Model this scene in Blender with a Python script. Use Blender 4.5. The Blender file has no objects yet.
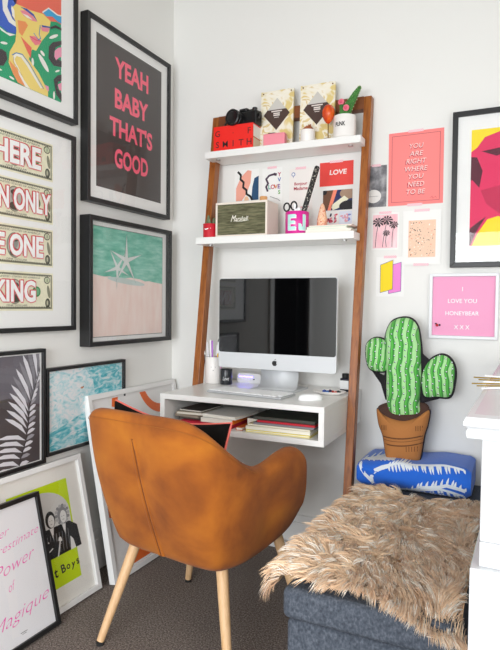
import bpy, bmesh, math, random
from math import sin, cos, pi, radians, sqrt, atan2
from mathutils import Vector, Matrix, noise
random.seed(4)
S = bpy.context.scene
COL = S.collection

# ------------------------------------------------------------ camera
F = 582.65
CAM = Vector((1.63207, -2.45319, 1.11592))
RT = Vector((0.89849619, 0.43884812, 0.01081331))
UP = Vector((-0.02492778, 0.02641309, 0.99934026))
FW = Vector((-0.43827298, 0.89817297, -0.03467157))
cd = bpy.data.cameras.new('camera'); cam = bpy.data.objects.new('camera', cd); COL.objects.link(cam)
cam.matrix_world = Matrix(((RT.x, UP.x, -FW.x, CAM.x), (RT.y, UP.y, -FW.y, CAM.y), (RT.z, UP.z, -FW.z, CAM.z), (0, 0, 0, 1)))
cd.sensor_fit = 'HORIZONTAL'; cd.sensor_width = 36; cd.lens = 36 * F / 500; cd.clip_start = .02
S.camera = cam

def at(u, v, ax, val):
    """world point on an axis plane from a measured photo point"""
    q = FW + RT * ((u - 250) / F) + UP * ((325 - v) / F)
    i = 'xyz'.index(ax)
    return CAM + q * ((val - CAM[i]) / q[i])

# ------------------------------------------------------------ materials
def lin(c):
    return tuple((x / 12.92 if x <= .04045 else ((x + .055) / 1.055) ** 2.4) for x in c)
def hexc(h):
    return lin(tuple(int(h[i:i + 2], 16) / 255 for i in (0, 2, 4)))
MATS = {}
def mat(name, col='888888', rough=.6, metal=0., spec=.5, var=0., vscale=20., bump=0., bscale=200., sheen=0., coat=0., emit=None, estr=0., trans=0., stretch=(1, 1, 1)):
    if name in MATS: return MATS[name]
    m = bpy.data.materials.new(name); m.use_nodes = True; MATS[name] = m
    nt = m.node_tree; b = nt.nodes['Principled BSDF']
    c = hexc(col) if isinstance(col, str) else col
    b.inputs['Base Color'].default_value = (*c, 1)
    b.inputs['Roughness'].default_value = rough; b.inputs['Metallic'].default_value = metal
    b.inputs['Specular IOR Level'].default_value = spec
    b.inputs['Sheen Weight'].default_value = sheen; b.inputs['Coat Weight'].default_value = coat
    b.inputs['Transmission Weight'].default_value = trans
    if emit: b.inputs['Emission Color'].default_value = (*hexc(emit), 1); b.inputs['Emission Strength'].default_value = estr
    if var or bump:
        tc = nt.nodes.new('ShaderNodeTexCoord'); mp = nt.nodes.new('ShaderNodeMapping'); mp.inputs['Scale'].default_value = stretch
        nt.links.new(tc.outputs['Object'], mp.inputs[0])
    if var:
        n = nt.nodes.new('ShaderNodeTexNoise'); n.inputs['Scale'].default_value = vscale; n.inputs['Detail'].default_value = 4
        nt.links.new(mp.outputs[0], n.inputs['Vector'])
        r = nt.nodes.new('ShaderNodeValToRGB')
        r.color_ramp.elements[0].position = .3; r.color_ramp.elements[1].position = .7
        r.color_ramp.elements[0].color = (*[x * (1 - var) for x in c], 1); r.color_ramp.elements[1].color = (*[min(1, x * (1 + var)) for x in c], 1)
        nt.links.new(n.outputs['Fac'], r.inputs[0]); nt.links.new(r.outputs[0], b.inputs['Base Color'])
    if bump:
        n2 = nt.nodes.new('ShaderNodeTexNoise'); n2.inputs['Scale'].default_value = bscale; n2.inputs['Detail'].default_value = 3
        nt.links.new(mp.outputs[0], n2.inputs['Vector'])
        bp = nt.nodes.new('ShaderNodeBump'); bp.inputs['Strength'].default_value = bump; bp.inputs['Distance'].default_value = .002
        nt.links.new(n2.outputs['Fac'], bp.inputs['Height']); nt.links.new(bp.outputs[0], b.inputs['Normal'])
    return m
def ramp_mat(name, stops, scale=8., detail=4., distort=0., stretch=(1, 1, 1), rough=.6, kind='noise', bump=0., sheen=0., interp='LINEAR', rot=(0,0,0)):
    if name in MATS: return MATS[name]
    m = mat(name, rough=rough, sheen=sheen); nt = m.node_tree; b = nt.nodes['Principled BSDF']
    tc = nt.nodes.new('ShaderNodeTexCoord'); mp = nt.nodes.new('ShaderNodeMapping'); mp.inputs['Scale'].default_value = stretch
    mp.inputs['Rotation'].default_value = rot
    nt.links.new(tc.outputs['Object'], mp.inputs[0])
    if kind == 'noise':
        n = nt.nodes.new('ShaderNodeTexNoise'); n.inputs['Scale'].default_value = scale; n.inputs['Detail'].default_value = detail; n.inputs['Distortion'].default_value = distort; out = n.outputs['Fac']
    elif kind == 'wave':
        n = nt.nodes.new('ShaderNodeTexWave'); n.inputs['Scale'].default_value = scale; n.inputs['Detail'].default_value = detail; n.inputs['Distortion'].default_value = distort; n.inputs['Detail Scale'].default_value = 1.5; out = n.outputs['Color']
    else:
        n = nt.nodes.new('ShaderNodeTexVoronoi'); n.inputs['Scale'].default_value = scale; out = n.outputs['Distance']
    nt.links.new(mp.outputs[0], n.inputs['Vector'])
    r = nt.nodes.new('ShaderNodeValToRGB'); r.color_ramp.interpolation = interp
    el = r.color_ramp.elements
    while len(el) > 1: el.remove(el[0])
    el[0].position = stops[0][0]; el[0].color = (*hexc(stops[0][1]), 1)
    for p, c in stops[1:]:
        e = el.new(p); e.color = (*hexc(c), 1)
    nt.links.new(out, r.inputs[0]); nt.links.new(r.outputs[0], b.inputs['Base Color'])
    if bump:
        bp = nt.nodes.new('ShaderNodeBump'); bp.inputs['Strength'].default_value = bump; bp.inputs['Distance'].default_value = .002
        nt.links.new(out, bp.inputs['Height']); nt.links.new(bp.outputs[0], b.inputs['Normal'])
    return m
def glass_mat():
    m = bpy.data.materials.new('picture_glass'); m.use_nodes = True; nt = m.node_tree; nt.nodes.clear()
    o = nt.nodes.new('ShaderNodeOutputMaterial'); mx = nt.nodes.new('ShaderNodeMixShader')
    t = nt.nodes.new('ShaderNodeBsdfTransparent'); g = nt.nodes.new('ShaderNodeBsdfGlossy'); g.inputs['Roughness'].default_value = .015
    f = nt.nodes.new('ShaderNodeFresnel'); ge = nt.nodes.new('ShaderNodeNewGeometry'); ma = nt.nodes.new('ShaderNodeMath'); ma.operation = 'MULTIPLY_ADD'
    ma.inputs[1].default_value = 1 / 1.45 - 1.45; ma.inputs[2].default_value = 1.45   # the same reflectance from either side of a thin pane
    nt.links.new(ge.outputs['Backfacing'], ma.inputs[0]); nt.links.new(ma.outputs[0], f.inputs['IOR'])
    nt.links.new(f.outputs[0], mx.inputs[0]); nt.links.new(t.outputs[0], mx.inputs[1]); nt.links.new(g.outputs[0], mx.inputs[2]); nt.links.new(mx.outputs[0], o.inputs[0])
    return m
GLASS = glass_mat()
PAPER = mat('white_paper', 'F2F2F0', .7)
WALL = mat('wall_paint', 'EEEDE9', .75, bump=.05, bscale=90)
BLACKF = mat('black_frame_wood', '1C1C1D', .42, bump=.1, bscale=300)
WHITEF = mat('white_frame_wood', 'EDECEA', .45)
WLAM = mat('white_laminate', 'F0EFEC', .3)
WOOD = ramp_mat('walnut_wood', [(.2, '62320E'), (.45, '91501A'), (.6, 'A25F24'), (.85, '733D13')], scale=9, detail=5, distort=.6, stretch=(8, 8, .7), rough=.38)
OAK = ramp_mat('oak_wood', [(.2, 'C79A68'), (.5, 'DDB68A'), (.8, 'CBA070')], scale=10, stretch=(8, 8, .8), rough=.5)
K = mat('ink_black', '151515', .6)

# ------------------------------------------------------------ mesh builder
class MB:
    def __init__(s): s.v = []; s.f = []; s.m = []; s.mats = []; s.clip = None; s.o = (0, 0, 0); s.tf = None
    def mi(s, m):
        if m not in s.mats: s.mats.append(m)
        return s.mats.index(m)
    def add(s, vs, fs, m):
        b = len(s.v)
        if s.tf is not None: vs = [s.tf @ Vector(p) for p in vs]
        s.v += [tuple(p) for p in vs]; i = s.mi(m)
        for f in fs: s.f.append([b + k for k in f]); s.m.append(i)
    def box(s, x0, x1, y0, y1, z0, z1, m):
        if x0 > x1: x0, x1 = x1, x0
        if y0 > y1: y0, y1 = y1, y0
        if z0 > z1: z0, z1 = z1, z0
        s.add([(x0, y0, z0), (x1, y0, z0), (x1, y1, z0), (x0, y1, z0), (x0, y0, z1), (x1, y0, z1), (x1, y1, z1), (x0, y1, z1)],
              [(3, 2, 1, 0), (4, 5, 6, 7), (0, 1, 5, 4), (1, 2, 6, 5), (2, 3, 7, 6), (3, 0, 4, 7)], m)
    def prism(s, pts, y0, y1, m, my=None):
        """polygon in XZ extruded along Y"""
        n = len(pts); vs = [(p[0], y0, p[1]) for p in pts] + [(p[0], y1, p[1]) for p in pts]
        s.add(vs, [list(range(n)), list(range(2 * n - 1, n - 1, -1))] + [(i, i + n, (i + 1) % n + n, (i + 1) % n) for i in range(n)], m)
    def prismz(s, pts, z0, z1, m):
        n = len(pts); vs = [(p[0], p[1], z0) for p in pts] + [(p[0], p[1], z1) for p in pts]
        s.add(vs, [list(range(n - 1, -1, -1)), list(range(n, 2 * n))] + [(i, (i + 1) % n, (i + 1) % n + n, i + n) for i in range(n)], m)
    def grid(s, rows, m, cu=False, cv=False, cap0=False, cap1=False):
        a = len(rows); b = len(rows[0]); vs = [p for r in rows for p in r]; fs = []
        for i in range(a if cu else a - 1):
            for j in range(b if cv else b - 1):
                i2 = (i + 1) % a; j2 = (j + 1) % b
                fs.append((i * b + j, i * b + j2, i2 * b + j2, i2 * b + j))
        if cap0: fs.append(list(range(b - 1, -1, -1)))
        if cap1: fs.append([(a - 1) * b + j for j in range(b)])
        s.add(vs, fs, m)
    def lathe(s, prof, m, c=(0, 0, 0), n=28, sy=1.):
        rows = [[(c[0] + r * cos(2 * pi * k / n), c[1] + sy * r * sin(2 * pi * k / n), c[2] + z) for k in range(n)] for r, z in prof]
        s.grid(rows, m, cv=True, cap0=prof[0][0] > 1e-6, cap1=prof[-1][0] > 1e-6)
    def tube(s, pts, r, m, n=8, sq=None):
        P = [Vector(p) for p in pts]; R = r if isinstance(r, (list, tuple)) else [r] * len(P); rows = []
        ref = None
        for i, p in enumerate(P):
            t = (P[min(i + 1, len(P) - 1)] - P[max(i - 1, 0)]).normalized()
            if ref is None: ref = t.orthogonal().normalized()
            ref = (ref - t * ref.dot(t)).normalized(); w = t.cross(ref)
            rows.append([p + (ref * cos(2 * pi * k / n) + w * sin(2 * pi * k / n)) * R[i] for k in range(n)])
        s.grid(rows, m, cv=True, cap0=True, cap1=True)
    def ball(s, c, r, m, n=10, sc=(1, 1, 1)):
        rows = []
        for i in range(n + 1):
            a = -pi / 2 + pi * i / n
            rows.append([(c[0] + sc[0] * r * cos(a) * cos(2 * pi * k / (2 * n)), c[1] + sc[1] * r * cos(a) * sin(2 * pi * k / (2 * n)), c[2] + sc[2] * r * sin(a)) for k in range(2 * n)])
        s.grid(rows, m, cv=True)
    # flat print work on a canvas: a right, b up, layer l in front
    def poly(s, pts, l, m):
        if s.clip:
            x0, x1, z0, z1 = s.clip
            for ax, lo, val in ((0, 1, x0), (0, 0, x1), (1, 1, z0), (1, 0, z1)):
                out = []; n = len(pts)
                for i in range(n):
                    p, q = pts[i], pts[(i + 1) % n]
                    ip = (p[ax] >= val) if lo else (p[ax] <= val); iq = (q[ax] >= val) if lo else (q[ax] <= val)
                    if ip: out.append(p)
                    if ip != iq:
                        t = (val - p[ax]) / (q[ax] - p[ax]); out.append((p[0] + t * (q[0] - p[0]), p[1] + t * (q[1] - p[1])))
                pts = out
                if len(pts) < 3: return
        s.add([(p[0], s.o[1] - l * .0004, p[1]) for p in pts], [list(range(len(pts)))], m)
    def rect(s, x0, x1, z0, z1, l, m): s.poly([(x0, z0), (x1, z0), (x1, z1), (x0, z1)], l, m)
    def disc(s, cx, cz, rx, rz, l, m, n=20, a=0.):
        s.poly([(cx + rx * cos(t) * cos(a) - rz * sin(t) * sin(a), cz + rx * cos(t) * sin(a) + rz * sin(t) * cos(a)) for t in [2 * pi * k / n for k in range(n)]], l, m)
    def line(s, pts, w, l, m, taper=False):
        n = len(pts)
        for i in range(n - 1):
            (x0, z0), (x1, z1) = pts[i], pts[i + 1]; d = sqrt((x1 - x0) ** 2 + (z1 - z0) ** 2) or 1e-9
            nx, nz = -(z1 - z0) / d * w / 2, (x1 - x0) / d * w / 2; ex, ez = (x1 - x0) / d * w * .2, (z1 - z0) / d * w * .2
            s.poly([(x0 + nx - ex, z0 + nz - ez), (x0 - nx - ex, z0 - nz - ez), (x1 - nx + ex, z1 - nz + ez), (x1 + nx + ex, z1 + nz + ez)], l + (i % 2) * .15, m)
    def text(s, t, cx, cz, h, l, m, w=None, bold=0., shear=0., align='C', rot=0., fn=None):
        vs, fs = text_mesh(t, bold, shear)
        x0 = min(v[0] for v in vs); x1 = max(v[0] for v in vs); z0 = min(v[1] for v in vs); z1 = max(v[1] for v in vs)
        kz = h / (z1 - z0); kx = (w / (x1 - x0)) if w else kz
        ox = {'C': (x0 + x1) / 2, 'L': x0, 'R': x1}[align]
        P = []
        for v in vs:
            a, b = (v[0] - ox) * kx, (v[1] - (z0 + z1) / 2) * kz
            a, b = a * cos(rot) - b * sin(rot), a * sin(rot) + b * cos(rot)
            p = (cx + a, s.o[1] - l * .0004, cz + b)
            P.append(fn(p) if fn else p)
        s.add(P, fs, m)
    def build(s, name, parent=None, smooth=False, bevel=0., sub=0, seg=2, label=None, solid=0.):
        me = bpy.data.meshes.new(name); me.from_pydata(s.v, [], s.f)
        for m in s.mats: me.materials.append(m)
        me.polygons.foreach_set('material_index', s.m)
        if smooth: me.polygons.foreach_set('use_smooth', [True] * len(s.f))
        me.update()
        if smooth and smooth != 'all':
            me.set_sharp_from_angle(angle=radians(40 if smooth is True else smooth))
        o = bpy.data.objects.new(name, me); COL.objects.link(o)
        if parent: o.parent = parent
        if solid:
            q = o.modifiers.new('solid', 'SOLIDIFY'); q.thickness = solid; q.offset = 0
        if bevel:
            q = o.modifiers.new('bevel', 'BEVEL'); q.width = bevel; q.segments = seg; q.limit_method = 'ANGLE'; q.angle_limit = radians(40)
        if sub:
            q = o.modifiers.new('sub', 'SUBSURF'); q.levels = sub; q.render_levels = sub
        if label: o['label'] = label
        return o
_tc = {}
def text_mesh(t, bold, shear):
    k = (t, bold, shear)
    if k in _tc: return _tc[k]
    c = bpy.data.curves.new('t', 'FONT'); c.body = t; c.size = 1; c.offset = bold; c.shear = shear; c.resolution_u = 3
    o = bpy.data.objects.new('t', c); COL.objects.link(o)
    dg = bpy.context.evaluated_depsgraph_get(); me = o.evaluated_get(dg).to_mesh()
    vs = [tuple(v.co) for v in me.vertices]; fs = [tuple(p.vertices) for p in me.polygons]
    o.evaluated_get(dg).to_mesh_clear(); bpy.data.objects.remove(o); bpy.data.curves.remove(c)
    _tc[k] = (vs, fs); return _tc[k]
def thing(name, label, cat, loc=(0, 0, 0), rz=0., tilt=0., group=None):
    o = bpy.data.objects.new(name, None); COL.objects.link(o); o.empty_display_size = .05
    o.location = loc; o.rotation_euler = (-tilt, 0, rz); o['label'] = label; o['category'] = cat
    if group: o['group'] = group
    return o
def tag(o, label, cat, group=None, kind=None):
    o['label'] = label; o['category'] = cat
    if group: o['group'] = group
    if kind: o['kind'] = kind
    return o
def struct(o): o['kind'] = 'structure'; return o
def copy_tree(o, parent=None):
    c = o.copy(); COL.objects.link(c)
    if parent: c.parent = parent
    for ch in list(o.children): copy_tree(ch, c)
    return c

# ------------------------------------------------------------ the room
def slab(name, x0, x1, y0, y1, z0, z1, m):
    b = MB(); b.box(x0, x1, y0, y1, z0, z1, m); return struct(b.build(name))
CARPET = ramp_mat('carpet_wool', [(.36, '4A403B'), (.5, '6E635C'), (.64, '958A81')], scale=190, detail=3, rough=.95, bump=.9)
H = 2.62
slab('floor', -.1, 3.1, -4.3, .1, -.1, 0, CARPET)
slab('ceiling', -.1, 3.1, -4.3, .1, H, H + .1, mat('ceiling_paint', 'C9C8C4', .8))
slab('wall_back', -.1, 3.1, 0, .1, 0, H, WALL)
b = MB()   # left wall with a doorway further back
for a in ((-.1, 0, -1.75, 0, 0, H), (-.1, 0, -2.45, -1.75, 2.0, H), (-.1, 0, -4.3, -2.45, 0, H)): b.box(*a, WALL)
struct(b.build('wall_left'))
HALL = mat('hall_paint', '4A4744', .8)
b = MB()
for a in ((-1.5, -1.4, -2.9, -1.5, 0, 2.3), (-1.4, -.1, -1.6, -1.5, 0, 2.3), (-1.4, -.1, -2.9, -2.8, 0, 2.3), (-1.5, -.1, -2.9, -1.5, 2.2, 2.3), (-1.5, -.1, -2.9, -1.5, -.1, 0)): b.box(*a, HALL)
struct(b.build('wall_hall'))
b = MB(); b.box(-.1, .014, -2.52, -2.45, 0, 2.07, WHITEF); b.box(-.1, .014, -1.75, -1.68, 0, 2.07, WHITEF); b.box(-.1, .014, -2.45, -1.75, 2.0, 2.07, WHITEF)
struct(b.build('trim_1', bevel=.004))
# right wall: chimney breast with the mantel, then a window further back
b = MB()
b.box(2.9, 3.0, -1.9, 0, 0, H, WALL); b.box(2.9, 3.0, -4.3, -3.7, 0, H, WALL)
for ya, yb in ((-3.7, -1.9),): b.box(2.9, 3.0, ya, yb, 0, .6, WALL); b.box(2.9, 3.0, ya, yb, 2.3, H, WALL)
struct(b.build('wall_right'))
b = MB(); FRW = mat('front_wall_paint', 'A9A8A4', .8); b.box(-.1, .25, -4.3, -4.2, 0, H, FRW); b.box(2.05, 3.1, -4.3, -4.2, 0, H, FRW); b.box(.25, 2.05, -4.3, -4.2, 0, .2, FRW); b.box(.25, 2.05, -4.3, -4.2, 2.0, H, FRW)
struct(b.build('wall_front'))
def window(name, x0, x1, y0, y1, z0, z1, alongy):
    b = MB()
    t = .05
    if alongy:
        b.box(x0, x1, y0, y0 + t, z0, z1, WHITEF); b.box(x0, x1, y1 - t, y1, z0, z1, WHITEF); b.box(x0, x1, y0, y1, z0, z0 + t, WHITEF); b.box(x0, x1, y0, y1, z1 - t, z1, WHITEF)
        ym = (y0 + y1) / 2; b.box(x0, x1, ym - .03, ym + .03, z0, z1, WHITEF); zm = (z0 + z1) / 2; b.box(x0, x1, y0, y1, zm - .02, zm + .02, WHITEF)
        g = MB(); g.box(x0 + .03, x0 + .034, y0 + t, y1 - t, z0 + t, z1 - t, GLASS)
    else:
        b.box(x0, x0 + t, y0, y1, z0, z1, WHITEF); b.box(x1 - t, x1, y0, y1, z0, z1, WHITEF); b.box(x0, x1, y0, y1, z0, z0 + t, WHITEF); b.box(x0, x1, y0, y1, z1 - t, z1, WHITEF)
        xm = (x0 + x1) / 2; b.box(xm - .03, xm + .03, y0, y1, z0, z1, WHITEF)
        g = MB(); g.box(x0 + t, x1 - t, y0 + .03, y0 + .034, z0 + t, z1 - t, GLASS)
    o = struct(b.build(name, bevel=.004)); g.build('window_pane', o)
window('window_1', 2.92, 2.98, -3.7, -1.9, .6, 2.3, True)
window('window_2', .25, 2.05, -4.28, -4.22, .2, 2.0, False)
def base(name, L):
    b = MB()
    for x0, x1, y0, y1 in L:
        b.box(x0, x1, y0, y1, 0, .135, WHITEF)
        if x1 - x0 > y1 - y0: b.box(x0, x1, y0 + .006, y1, .135, .167, WHITEF)
        else: b.box(x0, x1 - .006, y0, y1, .135, .167, WHITEF)
    struct(b.build(name, bevel=.003))
base('baseboard_back', [(.018, 2.9, -.018, 0)]); base('baseboard_left', [(0, .018, -1.68, 0)])

# ------------------------------------------------------------ framed pictures
TINT = {}
def colm(h, rough=.65):
    n = 'print_' + h
    return mat(n, h, rough)
def framed(name, label, loc, rz, w, h, d, fw, fm, art, tilt=0., matcol='F4F4F2', recess=.008, glass=True, group=None, cat='picture', artname='print', sidecol=None):
    t = thing(name, label, cat, loc, rz, tilt, group)
    b = MB(); W = w / 2
    P = [(-W, 0), (W, 0), (W, h), (-W, h)]; Q = [(-W + fw, fw), (W - fw, fw), (W - fw, h - fw), (-W + fw, h - fw)]
    for i in range(4):   # four mitred bars
        j = (i + 1) % 4
        vs = [(p[0], y, p[1]) for y in (-.002, -d) for p in (P[i], P[j], Q[j], Q[i])]
        b.add(vs, [(3, 2, 1, 0), (4, 5, 6, 7), (0, 1, 5, 4), (1, 2, 6, 5), (2, 3, 7, 6), (3, 0, 4, 7)], fm)
    b.build('frame', t, bevel=.0012)
    m = MB(); y = -d + recess + .003
    m.box(-W + fw * .6, W - fw * .6, y, y + .003 if y + .003 < -.001 else -.0005, fw * .6, h - fw * .6, mat('mat_' + matcol, matcol, .8))
    m.build('mat_board', t)
    a = MB(); a.o = (0, y - .0006, 0); art(a, w, h); a.build(artname, t)
    if glass:
        g = MB(); gy = -d + .003; g.add([(-W + fw * .8, gy, fw * .8), (W - fw * .8, gy, fw * .8), (W - fw * .8, gy, h - fw * .8), (-W + fw * .8, gy, h - fw * .8)], [(0, 1, 2, 3)], GLASS)
        g.build('glass', t)
    return t
RL = pi / 2   # left-wall pictures face +x

# --- slogan poster
def art_yeah(a, w, h):
    a.rect(-.228, .224, .068, .68, 0, mat('dark_brown_print', '463F3D', .5))
    pk = mat('coral_pink_ink', 'FF6B84', .6)
    for s, z, ww in (('YEAH', .585, .235), ('BABY', .456, .235), ("THAT'S", .335, .30), ('GOOD', .208, .235)):
        a.text(s, .004, z, .082, 1, pk, w=ww, bold=.035)
framed('framed_print', 'black framed dark poster with four lines of coral pink capitals on left wall', (0, -.371, 1.522), RL, .578, .737, .04, .018, BLACKF, art_yeah)

# --- starfish picture in deep box frame
GRN = ramp_mat('sea_green_wash', [(.25, '4FA98F'), (.5, '7FC4B0'), (.75, 'A9D9CB')], scale=14, detail=6, stretch=(1, 1, 4), rough=.7)
SND = ramp_mat('pale_pink_wash', [(.3, 'F3D8CF'), (.7, 'F8E6DE')], scale=8, detail=4, stretch=(4, 1, 1), rough=.7)
def art_star(a, w, h):
    L, R, B, T = -.245, .238, .037, .487
    a.rect(L - .003, R + .003, B - .003, T + .003, 0, colm('8A8A88'))
    a.rect(L, R, B, T, 1, SND)
    top = [(L, .292)] + [(L + (R - L) * k / 14, .292 - .018 * k / 14 + random.uniform(-.006, .006)) for k in range(1, 15)] + [(R, T), (L, T)]
    a.poly(top, 2, GRN)
    wt = colm('DDE3E0'); gr = colm('8FA8A0')
    def star(cx, cz, r, a0, sq=1., lay=3):
        for grow, mm, ly in ((1.08, gr, lay), (1., wt, lay + 1)):
            P = []
            for k in range(10):
                rr = (r if k % 2 == 0 else r * .15) * grow; t = a0 + pi * k / 5
                P.append((cx + rr * cos(t) * sq, cz + rr * sin(t)))
            a.poly(P, ly, mm)
    a.disc(-.03, .27, .13, .012, 3, colm('C9D6D2'), a=-.08)
    star(-.095, .325, .085, .9, lay=4); star(-.035, .36, .11, .3, lay=6)
framed('framed_print', 'deep black box frame with starfish on green sea and pale pink sand', (0, -.375, .9414), RL, .577, .5246, .055, .018, BLACKF, art_star, recess=.02)

# --- banknotes picture
BILL = mat('banknote_paper', 'EFEBCF', .8, var=.06, vscale=60)
def art_money(a, w, h):
    dk = colm('4A4A3C'); md = colm('8B8A74'); gn = colm('2F8A4E'); rd = colm('D84A52'); wh = colm('FBFBFA'); oval = colm('8F8F88'); ltg = colm('CFD6B4')
    a.o = (.0, a.o[1], 0); rows = [('THERE', .108, .68), ('CAN ONLY', .155, .524), ('BE ONE', .118, .366), ('KING', .082, .207)]
    for i, (s, rx, zt) in enumerate(rows):
        x0, x1 = -.154, .168; z1 = zt + .006; z0 = z1 - .137; zc = (z0 + z1) / 2
        a.rect(x0, x1, z0, z1, 0, BILL)
        def band(u0, u1, v0, v1, l, m): a.rect(u0, u1, v0, v1, l, m)
        for (u0, u1, v0, v1) in ((x0 + .006, x1 - .006, z1 - .011, z1 - .006), (x0 + .006, x1 - .006, z0 + .006, z0 + .012), (x0 + .006, x0 + .012, z0 + .006, z1 - .006), (x1 - .012, x1 - .006, z0 + .006, z1 - .006)):
            band(u0, u1, v0, v1, 1, md)
        for k in range(38):   # engraved teeth along the border
            xx = x0 + .012 + k * .0078
            a.rect(xx, xx + .004, z1 - .0135, z1 - .0085, 2, dk); a.rect(xx, xx + .0045, z0 + .0085, z0 + .0145, 2, dk)
        for sx in (-1, 1):
            a.disc(sx * .138, z1 - .026, .015, .013, 2, dk); a.disc(sx * .138, z1 - .026, .012, .010, 3, ltg); a.text('1', sx * .138, z1 - .026, .012, 4, dk, bold=.03)
            a.disc(sx * .141, z0 + .028, .012, .017, 2, dk); a.disc(sx * .139, z0 + .028, .007, .011, 3, md); a.text('1', sx * .139, z0 + .028, .013, 4, BILL, bold=.02)
            a.disc(sx * .146, zc, .007, .024, 2, md, a=sx * .2)
        a.text('THE UNITED STATES OF AMERICA', 0, z1 - .0195, .0062, 2, dk, w=.21)
        a.text('ONE DOLLAR', .0, z0 + .019, .006, 2, dk, w=.09)
        a.disc(-.01, zc - .002, .034, .044, 2, md); a.disc(-.01, zc - .002, .030, .040, 3, colm('B9B9AE'))
        a.disc(-.01, zc + .006, .014, .019, 4, oval); a.disc(-.01, zc - .026, .022, .014, 4, dk); a.disc(-.01, zc + .02, .017, .01, 5, dk)
        a.disc(.088, zc, .019, .019, 2, gn); a.disc(.088, zc, .014, .014, 3, colm('6FAE80')); a.disc(-.09, zc, .016, .016, 2, md)
        cw = {'THERE': .262, 'CAN ONLY': .32, 'BE ONE': .245, 'KING': .18}[s]
        for k, (dx, dz) in enumerate(((.004, .003), (-.0035, .0015), (.002, -.003))):
            a.text(s, rx + dx, zc + dz, .078, 6 + k * .3, rd if k != 2 else colm('E58A8A'), w=cw, bold=.045, align='R')
        a.text(s, rx, zc, .076, 8, wh, w=cw, bold=.035, align='R')
framed('framed_print', 'large black framed picture of four banknotes overprinted with white capitals', (0, -.994, 1.0106), RL, .56, .743, .032, .017, BLACKF, art_money)

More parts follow.
